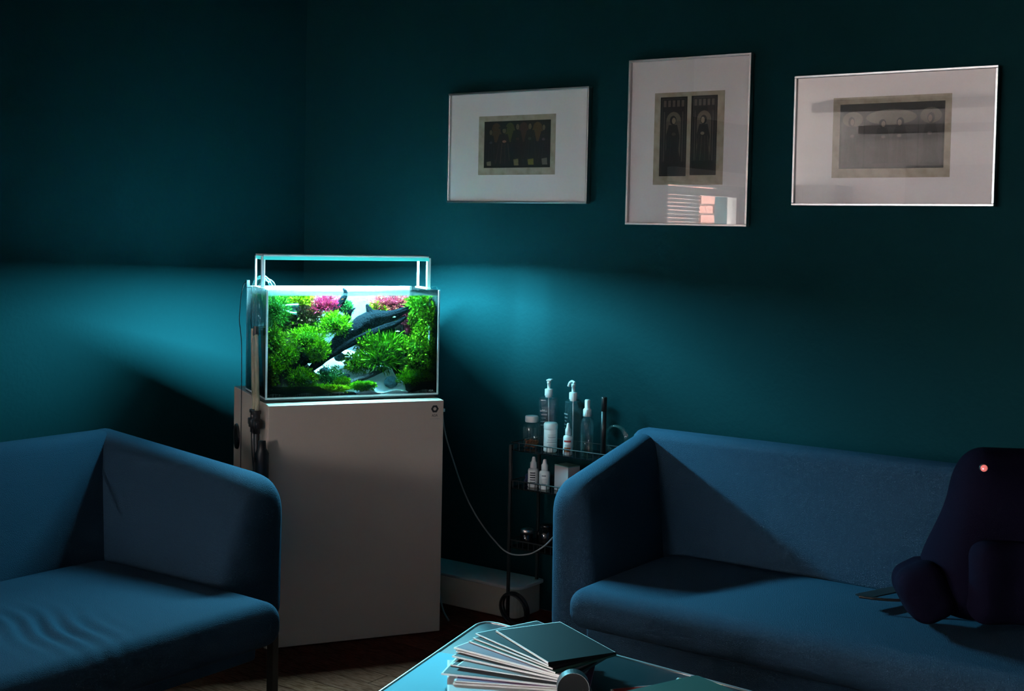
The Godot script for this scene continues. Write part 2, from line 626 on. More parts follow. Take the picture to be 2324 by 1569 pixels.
# ---------------------------------------------------------------- cabinet and aquarium
func cabinet():
	var t := thing("aquarium_cabinet", "plain white cabinet standing on the floor under the planted aquarium", "cabinet", TX)
	var st := S()
	box(st, Vector3(0.298, -0.411, -0.2225), Vector3(0.60, 0.801, 0.529), 0.0015)
	obj("body", st, M.lacquer, t)
	st = S()
	box(st, Vector3(0.298, -0.409, 0.0535), Vector3(0.60, 0.794, 0.019), 0.0015)
	var door := obj("door", st, M.lacquer, t)
	tag(door, "smooth white front door")
	# the maker's emblem, a dark ring with straight sides, and the small letters below it
	st = S()
	for k in 6:
		var a0 := TAU * k / 6.0
		var a1 := TAU * (k + 1) / 6.0
		var o := Vector3(0.5665, -0.0405, 0.0634)
		var p := [Vector3(cos(a0), sin(a0), 0), Vector3(cos(a1), sin(a1), 0)]
		quad(st, o + p[0] * 0.0138, o + p[1] * 0.0138, o + p[1] * 0.0062, o + p[0] * 0.0062, Vector3(0, 0, 1))
	obj("emblem", st, M.print, door)
	words("lettering", "ADA", 0.011, M.print, door, Transform3D(Basis(), Vector3(0.5665, -0.063, 0.0632)))
	words("lettering", "AQUA DESIGN AMANO", 0.0036, M.grey_print, door, Transform3D(Basis(), Vector3(0.5665, -0.0745, 0.0632)))
	# round vent on the left side
	st = S()
	lathe(st, [Vector2(0.0, 0.004), Vector2(0.026, 0.004), Vector2(0.030, 0.006), Vector2(0.044, 0.006), Vector2(0.046, 0.003), Vector2(0.046, 0.0)], 28, Vector3(-0.002, -0.183, -0.424), Basis(Vector3(0, 0, 1), PI / 2))
	obj("cable_port", st, M.black_plastic, t)


func aquarium():
	var t := thing("aquarium", "rimless glass aquarium full of plants standing on the white cabinet", "aquarium", TX)
	var st := S()
	box(st, Vector3(0.3, -0.003, -0.15), Vector3(0.6, 0.005, 0.3), 0.0)
	obj("foam_mat", st, M.black_plastic, t)
	st = S()
	box(st, Vector3(0.3, 0.003, -0.15), Vector3(0.6, 0.006, 0.3), 0.0)
	obj("bottom_pane", st, M.seam, t)
	for p in [["front_pane", Vector3(0.3, 0.183, -0.003), Vector3(0.588, 0.354, 0.006)], ["back_pane", Vector3(0.3, 0.183, -0.297), Vector3(0.588, 0.354, 0.006)], ["side_pane", Vector3(0.003, 0.183, -0.15), Vector3(0.006, 0.354, 0.3)], ["side_pane", Vector3(0.597, 0.183, -0.15), Vector3(0.006, 0.354, 0.3)]]:
		st = S()
		box(st, p[1], p[2], 0.0)
		obj(p[0], st, M.side_glass if p[0] == "side_pane" else M.glass, t)
	# pale polished edges and silicone seams that catch the lamp
	for p in [Vector3(0.003, 0.181, 0.0015), Vector3(0.597, 0.181, 0.0015), Vector3(0.003, 0.181, -0.3015), Vector3(0.597, 0.181, -0.3015)]:
		st = S()
		box(st, p, Vector3(0.0065, 0.358, 0.003), 0.001)
		obj("polished_edge", st, M.seam, t)
	st = S()
	box(st, Vector3(0.3, 0.181, -0.304), Vector3(0.598, 0.357, 0.002), 0.0)
	tag(obj("background_film", st, M.film, t), "white backing film behind the tank")
	words("lettering", "ADA", 0.009, M.seam, t, Transform3D(Basis(), Vector3(0.574, 0.014, 0.0004)))
	# the water
	st = S()
	box(st, Vector3(0.3, 0.1735, -0.15), Vector3(0.587, 0.333, 0.287), 0.0)
	var w := obj("aquarium_water", st, M.water, null, TX)
	tag(w, "clear still water filling the glass aquarium almost to the rim", "water", "", "stuff")
	# white sand path with dark soil banks to both sides
	ground("white_sand", M.sand, 0.008, 0.592, func(x, z): return 0.014 + 0.44 * maxf(-z - 0.03, 0.0) + 0.004 * sin(x * 60.0 + z * 45.0), "white sand path sloping up between the planted banks", "sand")
	ground("soil_bank", M.soil, 0.008, 0.31, func(x, z): return 0.012 + 0.022 * clampf((0.23 - x) / 0.05, 0, 1) + clampf((0.33 + z * 0.15 - x) / 0.25, -0.25, 1.0) * 0.75 * (-z), "dark soil bank under the left-hand plants", "soil")
	ground("soil_bank", M.soil, 0.36, 0.592, func(x, z): return 0.012 + 0.03 * clampf((x - 0.50 - z * 0.35) / 0.05, -1, 1) + clampf((x - 0.50 - z * 0.35) / 0.1, 0, 1) * 0.5 * (-z), "dark soil bank under the right-hand plants", "soil")


func ground(called: String, m: Material, x0: float, x1: float, height: Callable, label: String, category: String):
	var st := S()
	st.set_smooth_group(1)
	var nx := 40
	var nz := 24
	var P := func(i: int, j: int) -> Vector3:
		var x := lerpf(x0, x1, float(i) / nx)
		var z := lerpf(-0.290, -0.008, float(j) / nz)
		return Vector3(x, maxf(0.0065, height.call(x, z)), z)
	for i in nx:
		for j in nz:
			quad(st, P.call(i, j), P.call(i + 1, j), P.call(i + 1, j + 1), P.call(i, j + 1), Vector3.UP)
	st.set_smooth_group(FLAT)
	var low := Vector3(1, 0, 1)
	for i in nx:
		for j in [0, nz]:
			var a: Vector3 = P.call(i, j)
			var b: Vector3 = P.call(i + 1, j)
			quad(st, a, b, b * low + Vector3(0, 0.0062, 0), a * low + Vector3(0, 0.0062, 0), Vector3(0, 0, -1 if j == 0 else 1))
	for j in nz:
		for i in [0, nx]:
			var a: Vector3 = P.call(i, j)
			var b: Vector3 = P.call(i, j + 1)
			quad(st, a, b, b * low + Vector3(0, 0.0062, 0), a * low + Vector3(0, 0.0062, 0), Vector3(-1 if i == 0 else 1, 0, 0))
	tag(obj(called, st, m, null, TX), label, category, "", "stuff")


func aquarium_lamp():
	var t := thing("aquarium_lamp", "slim bridge lamp on four thin posts standing on the aquarium rim", "lamp", TX)
	var st := S()
	box(st, Vector3(0.2975, 0.4705, -0.14), Vector3(0.581, 0.007, 0.122), 0.002)
	obj("housing", st, M.alu, t)
	var edge := mt(0.05, 0.3, 0.3, 0.3)
	edge.emission_enabled = true
	edge.emission = srgb(0.03, 0.62, 0.6)
	edge.emission_energy_multiplier = 0.75
	st = S()
	for z in [-0.0815, -0.1985]:
		box(st, Vector3(0.2975, 0.4615, z), Vector3(0.581, 0.011, 0.005), 0.0008)
	for x in [0.0095, 0.5855]:
		box(st, Vector3(x, 0.4615, -0.14), Vector3(0.005, 0.0108, 0.112), 0.0008)
	tag(obj("lit_edge", st, edge, t), "edge glowing turquoise along the front")
	var led := mt(0.9, 0.9, 0.9, 0.4)
	led.emission_enabled = true
	led.emission = srgb(0.45, 0.9, 1.0)
	led.emission_energy_multiplier = 3.0
	st = S()
	box(st, Vector3(0.2975, 0.4660, -0.14), Vector3(0.455, 0.0020, 0.108), 0.0)
	obj("led_panel", st, led, t)
	for e in [[0.001, 0.012], [0.582, 0.0135]]:
		for z in [-0.086, -0.194]:
			st = S()
			var wide: float = e[1] if z > -0.1 else 0.0055
			box(st, Vector3(e[0] + 0.006, 0.4125, z), Vector3(wide, 0.109, 0.012), 0.001)
			obj("post", st, M.alu, t)
		st = S()
		box(st, Vector3(e[0] + 0.006, 0.3612, -0.14), Vector3(0.016, 0.0056, 0.124), 0.0015)
		obj("foot", st, M.alu, t)
	var l := AreaLight3D.new()
	l.name = "lamp_light"
	l.area_size = Vector2(0.445, 0.10)
	l.light_color = srgb(0.22, 0.80, 1.0)
	l.light_energy = 20.0
	l.area_range = 12.0
	l.area_attenuation = 2.0
	l.shadow_enabled = true
	t.add_child(l)
	l.transform = Transform3D(Basis(Vector3.RIGHT, -PI / 2), Vector3(0.2975, 0.4640, -0.14))


# ---------------------------------------------------------------- planting
const LEAVES := {
	# n, length, width, lift (how far leaves turn up), palette from deep to bright (linear)
	"moss": [1500, 0.0085, 0.0022, 0.35, [[0.010, 0.045, 0.002], [0.03, 0.105, 0.003], [0.075, 0.17, 0.004], [0.16, 0.23, 0.005]]],
	"moss_blue": [1100, 0.007, 0.0022, 0.3, [[0.008, 0.05, 0.012], [0.02, 0.095, 0.025], [0.06, 0.15, 0.02]]],
	"carpet": [1300, 0.008, 0.0024, 0.7, [[0.03, 0.12, 0.004], [0.07, 0.24, 0.006], [0.17, 0.36, 0.008]]],  # colour lightened to make up for dim light low in the tank
	"carpet_yellow": [700, 0.008, 0.0024, 0.6, [[0.09, 0.18, 0.004], [0.2, 0.32, 0.006], [0.34, 0.42, 0.008]]],  # likewise lightened in its colour against the dimness at the tank floor
	"fern": [620, 0.024, 0.0030, 0.45, [[0.010, 0.045, 0.002], [0.03, 0.11, 0.004], [0.09, 0.19, 0.008]]],
	"stem": [900, 0.010, 0.0050, 0.2, [[0.008, 0.035, 0.002], [0.03, 0.10, 0.004], [0.08, 0.17, 0.006], [0.16, 0.22, 0.01]]],
	"stem_bright": [900, 0.010, 0.0036, 0.4, [[0.012, 0.06, 0.003], [0.04, 0.14, 0.005], [0.10, 0.21, 0.006]]],
	"feather": [1100, 0.013, 0.0018, 0.4, [[0.008, 0.045, 0.004], [0.02, 0.10, 0.008], [0.06, 0.17, 0.012]]],
	"olive": [600, 0.010, 0.0036, 0.5, [[0.03, 0.05, 0.002], [0.09, 0.11, 0.003], [0.18, 0.20, 0.006]]],
	"brown_red": [700, 0.011, 0.0042, 0.3, [[0.035, 0.014, 0.008], [0.06, 0.02, 0.014], [0.05, 0.05, 0.008], [0.10, 0.03, 0.03]]],
	"pink": [1100, 0.011, 0.0016, 0.6, [[0.07, 0.003, 0.010], [0.20, 0.006, 0.028], [0.32, 0.012, 0.05], [0.28, 0.06, 0.008]]],
	"pink_orange": [1200, 0.011, 0.0016, 0.6, [[0.07, 0.005, 0.010], [0.20, 0.012, 0.028], [0.30, 0.03, 0.035], [0.26, 0.11, 0.006]]],
	"orange": [500, 0.011, 0.0022, 0.6, [[0.10, 0.03, 0.01], [0.26, 0.12, 0.012], [0.3, 0.2, 0.02]]],
	"wine_red": [600, 0.010, 0.0032, 0.3, [[0.035, 0.006, 0.008], [0.08, 0.010, 0.016], [0.15, 0.02, 0.035]]],
	"grass": [420, 0.05, 0.0022, 0.9, [[0.01, 0.05, 0.012], [0.03, 0.10, 0.03], [0.08, 0.17, 0.05]]],
}


func clump(called: String, label: String, at: Vector3, radii: Vector3, kind: String):
	var spec: Array = LEAVES[kind]
	radii *= Vector3(1.06, 1.05, 1.2) if kind.begins_with("moss") else Vector3(1.18, 1.15, 1.3)
	var t := thing(called, label, "plant", TX * Transform3D(Basis(), at))
	var noise := FastNoiseLite.new()
	noise.seed = rng.randi() % 10000
	noise.frequency = 1.0
	var tall := kind.begins_with("grass")
	# what stands inside: stems, with inner shade put into their deep leaf tone
	var st := S()
	st.set_smooth_group(1)
	var ring := 14
	var rows := 9
	var P := func(i: int, k: int) -> Vector3:
		var th := PI * i / rows
		var ph := TAU * (k % ring) / ring
		var d := Vector3(sin(th) * cos(ph), cos(th), sin(th) * sin(ph))
		return d * radii * (0.58 + 0.16 * noise.get_noise_3dv(d * 1.6))
	for i in rows:
		for k in ring:
			var a: Vector3 = P.call(i, k)
			quad(st, a, P.call(i + 1, k), P.call(i + 1, k + 1), P.call(i, k + 1), a + P.call(i + 1, k + 1))
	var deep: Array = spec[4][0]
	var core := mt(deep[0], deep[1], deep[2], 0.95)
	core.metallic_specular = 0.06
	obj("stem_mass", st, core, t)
	var v := PackedVector3Array()
	var n := PackedVector3Array()
	var c := PackedColorArray()
	for k in int(spec[0] * 1.7):
		var d := Vector3(rng.randfn(), rng.randfn(), rng.randfn()).normalized()
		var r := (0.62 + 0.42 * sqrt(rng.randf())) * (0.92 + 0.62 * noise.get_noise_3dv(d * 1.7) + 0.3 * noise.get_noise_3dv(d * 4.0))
		var p := d * radii * r
		var dir: Vector3
		var L: float = spec[1] * rng.randf_range(0.75, 1.5)
		if tall:
			p.y = rng.randf_range(-1.0, 0.7) * radii.y
			dir = Vector3(rng.randfn() * 0.12, 1, rng.randfn() * 0.12).normalized()
		else:
			dir = (d * 0.8 + Vector3(rng.randfn(), rng.randfn(), rng.randfn()) * 0.45 + Vector3.UP * spec[3]).normalized()
		var side: Vector3 = dir.cross(Vector3(rng.randfn(), rng.randfn(), rng.randfn())).normalized() * spec[2] * rng.randf_range(0.5, 0.9)
		var bend: Vector3 = (Vector3.DOWN * 0.25 + side * 8.0) * L * rng.randf_range(0.0, 0.6)
		var tip: Vector3 = p + dir * L + bend * 0.5
		var mid: Vector3 = p + dir * L * 0.5
		# keep the tips behind the glass and under the surface
		tip = hold(tip, at); mid = hold(mid, at); p = hold(p, at)
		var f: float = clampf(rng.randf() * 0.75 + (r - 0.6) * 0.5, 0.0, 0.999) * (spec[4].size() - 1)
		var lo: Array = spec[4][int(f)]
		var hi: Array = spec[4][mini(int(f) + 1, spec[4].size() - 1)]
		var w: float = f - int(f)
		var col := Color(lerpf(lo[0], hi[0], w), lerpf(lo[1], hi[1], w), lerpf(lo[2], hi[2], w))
		var nn := dir.cross(side).normalized()
		for q in [p, mid + side, mid - side, mid - side, mid + side, tip]:
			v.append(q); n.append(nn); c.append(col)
	var arrays := []
	arrays.resize(Mesh.ARRAY_MAX)
	arrays[Mesh.ARRAY_VERTEX] = v
	arrays[Mesh.ARRAY_NORMAL] = n
	arrays[Mesh.ARRAY_COLOR] = c
	var mesh := ArrayMesh.new()
	mesh.add_surface_from_arrays(Mesh.PRIMITIVE_TRIANGLES, arrays)
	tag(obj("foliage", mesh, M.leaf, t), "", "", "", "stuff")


func hold(p: Vector3, at: Vector3) -> Vector3:
	return (p + at).clamp(Vector3(0.0085, 0.012, -0.291), Vector3(0.5915, 0.336, -0.0085)) - at


func wood(called: String, label: String, parts: Array, m: Material, sides := 18):
	var t := thing(called, label, "driftwood", TX)
	for k in parts.size():
		var pts := []
		var rad := []
		for p in parts[k][1]:
			pts.append(Vector3(p.x, p.y, p.z)); rad.append(p.w)
		var P := smooth_path(pts, 6)
		var R := []
		for i in range(rad.size() - 1):
			for j in 6:
				R.append(lerpf(rad[i], rad[i + 1], j / 6.0))
		R.append(rad[-1])
		var noise := FastNoiseLite.new()
		noise.seed = 40 + k
		noise.frequency = 1.0
		var st := S()
		tube(st, P, R, sides, true, func(u, a): return 0.92 + 0.34 * noise.get_noise_3d(cos(a) * 1.8, sin(a) * 1.8, u * 2.5) + 0.14 * noise.get_noise_3d(cos(a) * 5.0, sin(a) * 5.0, u * 4.0))
		obj(parts[k][0], st, m, t)


func stone(called: String, label: String, at: Vector3, radii: Vector3, seed_: int, m: Material):
	var noise := FastNoiseLite.new()
	noise.seed = seed_
	noise.frequency = 1.0
	noise.noise_type = FastNoiseLite.TYPE_CELLULAR
	var st := S()
	st.set_smooth_group(FLAT)
	var P := func(i: int, k: int) -> Vector3:
		var th := PI * i / 9.0
		var ph := TAU * (k % 14) / 14.0
		var d := Vector3(sin(th) * cos(ph), cos(th), sin(th) * sin(ph))
		return d * radii * (1.0 + 0.35 * noise.get_noise_3dv(d * 1.1))
	for i in 9:
		for k in 14:
			var a: Vector3 = P.call(i, k)
			quad(st, a, P.call(i + 1, k), P.call(i + 1, k + 1), P.call(i, k + 1), a + P.call(i + 1, k + 1))
	tag(obj(called, st, m, null, TX * Transform3D(Basis(), at)), label, "stone")


func fish(label: String, at: Vector3, turn: float, long: float):
	var t := thing("fish", label, "fish", TX * Transform3D(Basis(Vector3.UP, turn), at), "small pale fish in the aquarium")
	var st := S()
	lathe(st, [Vector2(0.0004, -0.5 * long), Vector2(0.09 * long, -0.33 * long), Vector2(0.14 * long, -0.1 * long), Vector2(0.11 * long, 0.15 * long), Vector2(0.04 * long, 0.38 * long), Vector2(0.0004, 0.42 * long)], 10, Vector3.ZERO, Basis(Vector3(0, 0, 1), PI / 2).scaled(Vector3(1, 1, 0.6)))
	obj("body", st, mt(0.5, 0.52, 0.42, 0.35), t)
	st = S()
	for s in [-1.0, 1.0]:
		quad(st, Vector3(-0.38 * long, 0, 0.0006 * s), Vector3(-0.62 * long, 0.13 * long, 0.0004 * s), Vector3(-0.55 * long, 0, 0.0004 * s), Vector3(-0.62 * long, -0.13 * long, 0.0004 * s), Vector3(0, 0, s))
	obj("tail_fin", st, mt(0.4, 0.42, 0.4, 0.5), t)
	st = S()
	for s in [-1.0, 1.0]:
		quad(st, Vector3(0.05 * long, 0.10 * long, 0.0006 * s), Vector3(-0.08 * long, 0.24 * long, 0.0003 * s), Vector3(-0.16 * long, 0.2 * long, 0.0003 * s), Vector3(-0.14 * long, 0.08 * long, 0.0006 * s), Vector3(0, 0, s))
	obj("back_fin", st, mt(0.4, 0.42, 0.4, 0.5), t)


func aquascape():
	wood("driftwood_log", "thick blackened driftwood trunk leaning diagonally across the aquarium", [
		["trunk", [Vector4(0.557, 0.298, -0.100, 0.0048), Vector4(0.539, 0.294, -0.105, 0.0071), Vector4(0.516, 0.285, -0.110, 0.0103), Vector4(0.482, 0.269, -0.125, 0.0175), Vector4(0.447, 0.256, -0.140, 0.0265), Vector4(0.410, 0.247, -0.150, 0.0340), Vector4(0.370, 0.228, -0.150, 0.0370), Vector4(0.332, 0.203, -0.145, 0.0350), Vector4(0.293, 0.177, -0.135, 0.0290), Vector4(0.249, 0.148, -0.120, 0.0231), Vector4(0.204, 0.112, -0.100, 0.0174), Vector4(0.176, 0.089, -0.090, 0.0103)]],
		["branch_stub", [Vector4(0.412, 0.248, -0.150, 0.0220), Vector4(0.400, 0.276, -0.155, 0.0128), Vector4(0.391, 0.297, -0.160, 0.0062), Vector4(0.388, 0.303, -0.160, 0.0016)]],
		["ridge", [Vector4(0.515, 0.262, -0.105, 0.006), Vector4(0.485, 0.240, -0.110, 0.0100), Vector4(0.424, 0.216, -0.114, 0.0150), Vector4(0.347, 0.185, -0.112, 0.0140), Vector4(0.277, 0.150, -0.100, 0.0115), Vector4(0.226, 0.120, -0.090, 0.0087), Vector4(0.19, 0.095, -0.085, 0.006)]],
		["twig", [Vector4(0.540, 0.204, -0.100, 0.0016), Vector4(0.517, 0.201, -0.100, 0.0024), Vector4(0.493, 0.209, -0.108, 0.0030), Vector4(0.470, 0.222, -0.118, 0.0034)]],
	], M.driftwood, 24)
	wood("driftwood_branch", "upright blackened branch whose tip pokes above the water surface", [
		["branch", [Vector4(0.306, 0.357, -0.170, 0.0026), Vector4(0.316, 0.342, -0.172, 0.0081), Vector4(0.309, 0.321, -0.175, 0.0121), Vector4(0.294, 0.298, -0.180, 0.0145), Vector4(0.276, 0.271, -0.185, 0.0162), Vector4(0.253, 0.243, -0.190, 0.0162), Vector4(0.235, 0.20, -0.19, 0.018)]],
		["side_branch", [Vector4(0.349, 0.289, -0.160, 0.0016), Vector4(0.339, 0.283, -0.162, 0.0040), Vector4(0.328, 0.273, -0.165, 0.0105), Vector4(0.320, 0.254, -0.170, 0.0137), Vector4(0.308, 0.231, -0.170, 0.0121), Vector4(0.29, 0.19, -0.17, 0.012)]],
	], M.driftwood)
	wood("driftwood_piece", "small fallen grey-brown branch lying low on the white sand", [["branch", [Vector4(0.268, 0.036, -0.050, 0.0050), Vector4(0.293, 0.041, -0.052, 0.0092), Vector4(0.342, 0.054, -0.060, 0.0095), Vector4(0.393, 0.070, -0.070, 0.0090), Vector4(0.435, 0.085, -0.080, 0.0065)]]], mt_grain())
	wood("driftwood_root", "dark root showing between the plants of the left ridge", [
		["root", [Vector4(0.150, 0.235, -0.200, 0.0065), Vector4(0.131, 0.204, -0.190, 0.0125), Vector4(0.114, 0.171, -0.170, 0.0181), Vector4(0.097, 0.135, -0.150, 0.0196), Vector4(0.09, 0.09, -0.14, 0.02)]],
		["root", [Vector4(0.070, 0.075, -0.095, 0.0120), Vector4(0.093, 0.088, -0.100, 0.0178), Vector4(0.135, 0.114, -0.115, 0.0250), Vector4(0.176, 0.129, -0.120, 0.0250), Vector4(0.207, 0.126, -0.115, 0.0160)]],
	], M.root)
	wood("driftwood_root", "dark tangled root in the shade beneath the trunk on the right", [
		["root", [Vector4(0.45, 0.232, -0.195, 0.0200), Vector4(0.491, 0.217, -0.200, 0.0280), Vector4(0.523, 0.201, -0.205, 0.0340), Vector4(0.544, 0.183, -0.200, 0.0340), Vector4(0.561, 0.14, -0.180, 0.0262)]],
		["root", [Vector4(0.46, 0.17, -0.19, 0.028), Vector4(0.50, 0.175, -0.19, 0.03), Vector4(0.55, 0.15, -0.18, 0.03)]],
		["root", [Vector4(0.475, 0.09, -0.10, 0.012), Vector4(0.50, 0.115, -0.12, 0.018), Vector4(0.515, 0.15, -0.14, 0.016)]],
	], M.root)
	stone("stone", "bluish grey rock on the white sand at the front right", Vector3(0.446, 0.042, -0.050), Vector3(0.030, 0.024, 0.020), 3, M.stone)
	stone("stone", "small pale blue stone half buried in the pointed moss hill", Vector3(0.150, 0.052, -0.022), Vector3(0.014, 0.010, 0.008), 5, M.stone)
	stone("stone", "blue-green stone below the foot of the trunk", Vector3(0.222, 0.083, -0.080), Vector3(0.020, 0.014, 0.014), 8, M.stone)
	stone("stone", "flat pale stone in the white sand path", Vector3(0.305, 0.058, -0.120), Vector3(0.020, 0.010, 0.014), 12, M.stone)
	stone("stone", "dark blue stone at the top of the white sand path under the trunk", Vector3(0.296, 0.120, -0.165), Vector3(0.024, 0.020, 0.018), 15, M.stone)
	clump("moss_mound", "bright yellow-green moss ball topping the ridge beside the driftwood trunk", Vector3(0.270, 0.237, -0.130), Vector3(0.046, 0.036, 0.040), "moss")
	clump("moss_mound", "largest bright green moss mound halfway up the left ridge", Vector3(0.164, 0.186, -0.100), Vector3(0.059, 0.045, 0.050), "moss")
	clump("moss_mound", "hanging green moss lobe just left of the lower driftwood trunk", Vector3(0.193, 0.151, -0.075), Vector3(0.033, 0.033, 0.030), "moss")
	clump("moss_mound", "rounded green moss mound low on the left ridge", Vector3(0.082, 0.136, -0.080), Vector3(0.043, 0.030, 0.040), "moss")
	clump("moss_mound", "narrow green moss clump beside the front left glass edge", Vector3(0.038, 0.107, -0.050), Vector3(0.027, 0.033, 0.030), "moss")
	clump("moss_mound", "pointed green moss hill in the left foreground", Vector3(0.130, 0.057, -0.050), Vector3(0.049, 0.037, 0.040), "moss")
	clump("moss_mound", "bluish green moss mound below the foot of the trunk", Vector3(0.241, 0.058, -0.090), Vector3(0.043, 0.032, 0.035), "moss_blue")
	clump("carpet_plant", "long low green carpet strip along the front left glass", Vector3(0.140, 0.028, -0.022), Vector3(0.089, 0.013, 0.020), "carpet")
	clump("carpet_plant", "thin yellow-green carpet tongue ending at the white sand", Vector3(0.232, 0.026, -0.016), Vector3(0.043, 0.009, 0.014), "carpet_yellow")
	clump("moss_mound", "green moss mound under the middle of the driftwood trunk", Vector3(0.380, 0.175, -0.130), Vector3(0.040, 0.034, 0.040), "moss")
	clump("fern_clump", "spiky fern clump with long narrow leaves under the trunk", Vector3(0.442, 0.157, -0.100), Vector3(0.055, 0.035, 0.040), "fern")
	clump("moss_mound", "moss mound left of the small fallen branch", Vector3(0.346, 0.106, -0.110), Vector3(0.048, 0.032, 0.040), "moss")
	clump("fern_clump", "bright low fern clump above the small fallen branch", Vector3(0.415, 0.117, -0.080), Vector3(0.043, 0.030, 0.030), "fern")
	clump("stem_plant", "big leafy green bush at the right glass, middle height", Vector3(0.539, 0.145, -0.085), Vector3(0.057, 0.045, 0.050), "stem")
	clump("stem_plant", "lower leafy bush in front of the right glass", Vector3(0.549, 0.100, -0.060), Vector3(0.049, 0.030, 0.040), "stem")
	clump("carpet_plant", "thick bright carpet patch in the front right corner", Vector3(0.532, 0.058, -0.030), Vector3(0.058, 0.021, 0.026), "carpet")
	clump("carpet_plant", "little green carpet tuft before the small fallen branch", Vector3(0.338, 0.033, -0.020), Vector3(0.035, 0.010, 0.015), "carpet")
	clump("stem_plant", "bright green bush at the top right corner near the surface", Vector3(0.560, 0.311, -0.080), Vector3(0.036, 0.033, 0.040), "stem_bright")
	clump("stem_plant", "small green bush below the top right bush", Vector3(0.564, 0.259, -0.120), Vector3(0.024, 0.022, 0.030), "stem")
	clump("stem_plant", "mottled green bush beside the hanging pale tube", Vector3(0.570, 0.205, -0.085), Vector3(0.026, 0.039, 0.035), "stem")
	clump("stem_plant", "feathery green bush behind the glass outflow pipe", Vector3(0.062, 0.291, -0.120), Vector3(0.036, 0.041, 0.045), "feather")
	clump("stem_plant", "yellow-green bushy tops at the surface left of the pink plant", Vector3(0.150, 0.317, -0.200), Vector3(0.045, 0.019, 0.040), "olive")
	clump("red_stem_plant", "brownish red bush under the yellow-green tops", Vector3(0.171, 0.267, -0.220), Vector3(0.043, 0.033, 0.040), "brown_red")
	clump("red_stem_plant", "vivid pink fine-leaved bush left of the upright branch", Vector3(0.249, 0.302, -0.200), Vector3(0.049, 0.031, 0.040), "pink")
	clump("red_stem_plant", "wide pink and orange bush above the trunk on the right", Vector3(0.491, 0.307, -0.200), Vector3(0.069, 0.025, 0.040), "pink_orange")
	clump("stem_plant", "small yellow-green tuft left of the wide pink bush", Vector3(0.445, 0.287, -0.210), Vector3(0.025, 0.015, 0.030), "olive")
	clump("red_stem_plant", "dark red stems below the tip of the trunk", Vector3(0.555, 0.250, -0.170), Vector3(0.027, 0.034, 0.030), "wine_red")
	clump("red_stem_plant", "lower dark red stems beside the leafy right bush", Vector3(0.559, 0.203, -0.140), Vector3(0.023, 0.025, 0.030), "wine_red")
	clump("stem_plant", "round-leaved green bush at mid height by the left glass edge", Vector3(0.043, 0.188, -0.090), Vector3(0.032, 0.035, 0.040), "stem")
	clump("grass_clump", "tall pale grass seen through the left end glass", Vector3(0.026, 0.262, -0.200), Vector3(0.022, 0.065, 0.050), "grass")
	clump("grass_clump", "lower grass seen through the left end glass", Vector3(0.026, 0.160, -0.150), Vector3(0.022, 0.064, 0.050), "grass")
	clump("red_stem_plant", "dark brown-red growth behind the left ridge", Vector3(0.138, 0.235, -0.250), Vector3(0.045, 0.027, 0.030), "brown_red")
	clump("moss_mound", "teal moss cushion clinging to the upright branch", Vector3(0.324, 0.290, -0.190), Vector3(0.019, 0.020, 0.025), "moss_blue")
	clump("stem_plant", "thin green column of leaves in the front left corner", Vector3(0.020, 0.069, -0.030), Vector3(0.016, 0.051, 0.020), "stem")
	clump("red_stem_plant", "orange-yellow tuft at the right end of the wide pink bush", Vector3(0.546, 0.288, -0.220), Vector3(0.033, 0.021, 0.030), "orange")
	clump("carpet_plant", "small green tuft beside the white sand path", Vector3(0.276, 0.042, -0.060), Vector3(0.027, 0.013, 0.020), "moss")
	clump("stem_plant", "green background bush at the back right corner", Vector3(0.545, 0.245, -0.245), Vector3(0.045, 0.045, 0.035), "stem")
	clump("stem_plant", "green background bush low at the back right", Vector3(0.55, 0.15, -0.20), Vector3(0.040, 0.050, 0.045), "stem")
	clump("stem_plant", "green background bush behind the left ridge", Vector3(0.085, 0.235, -0.245), Vector3(0.055, 0.05, 0.035), "stem")
	clump("stem_plant", "green bush behind the moss in the back left", Vector3(0.17, 0.215, -0.23), Vector3(0.055, 0.04, 0.035), "stem")
	clump("stem_plant", "leafy green bush at the surface in the back left corner", Vector3(0.075, 0.305, -0.24), Vector3(0.050, 0.028, 0.035), "feather")
	clump("stem_plant", "green bush beneath the pink and orange one", Vector3(0.495, 0.262, -0.24), Vector3(0.055, 0.03, 0.03), "stem")
	clump("stem_plant", "narrow leafy column in the front right corner, upper half", Vector3(0.572, 0.265, -0.050), Vector3(0.016, 0.055, 0.034), "stem")
	clump("stem_plant", "narrow leafy column in the front right corner, lower half", Vector3(0.573, 0.150, -0.045), Vector3(0.016, 0.060, 0.034), "stem")
	clump("stem_plant", "olive bush filling the back between pink plant and left ridge", Vector3(0.205, 0.262, -0.245), Vector3(0.050, 0.035, 0.032), "olive")
	fish("pale little fish hovering before the upper right trunk", Vector3(0.461, 0.263, -0.070), 0.7, 0.018)
	fish("pale little fish in the shade under the trunk at the right", Vector3(0.477, 0.213, -0.080), -0.5, 0.016)
	fish("tiny pale fish before the middle of the trunk", Vector3(0.309, 0.222, -0.060), 0.6, 0.009)


func mt_grain() -> StandardMaterial3D:
	return grain(mt(0.010, 0.009, 0.0085, 0.85), M.driftwood.normal_texture, 10.0, 1.0)


# ---------------------------------------------------------------- glassware, hoses, cables
func arc(c: Vector3, x: Vector3, y: Vector3, a0: float, a1: float, n := 10) -> Array:
	var out := []
	for i in range(n + 1):
		var a := lerpf(a0, a1, float(i) / n)
		out.append(c + x * cos(a) + y * sin(a))
	return out


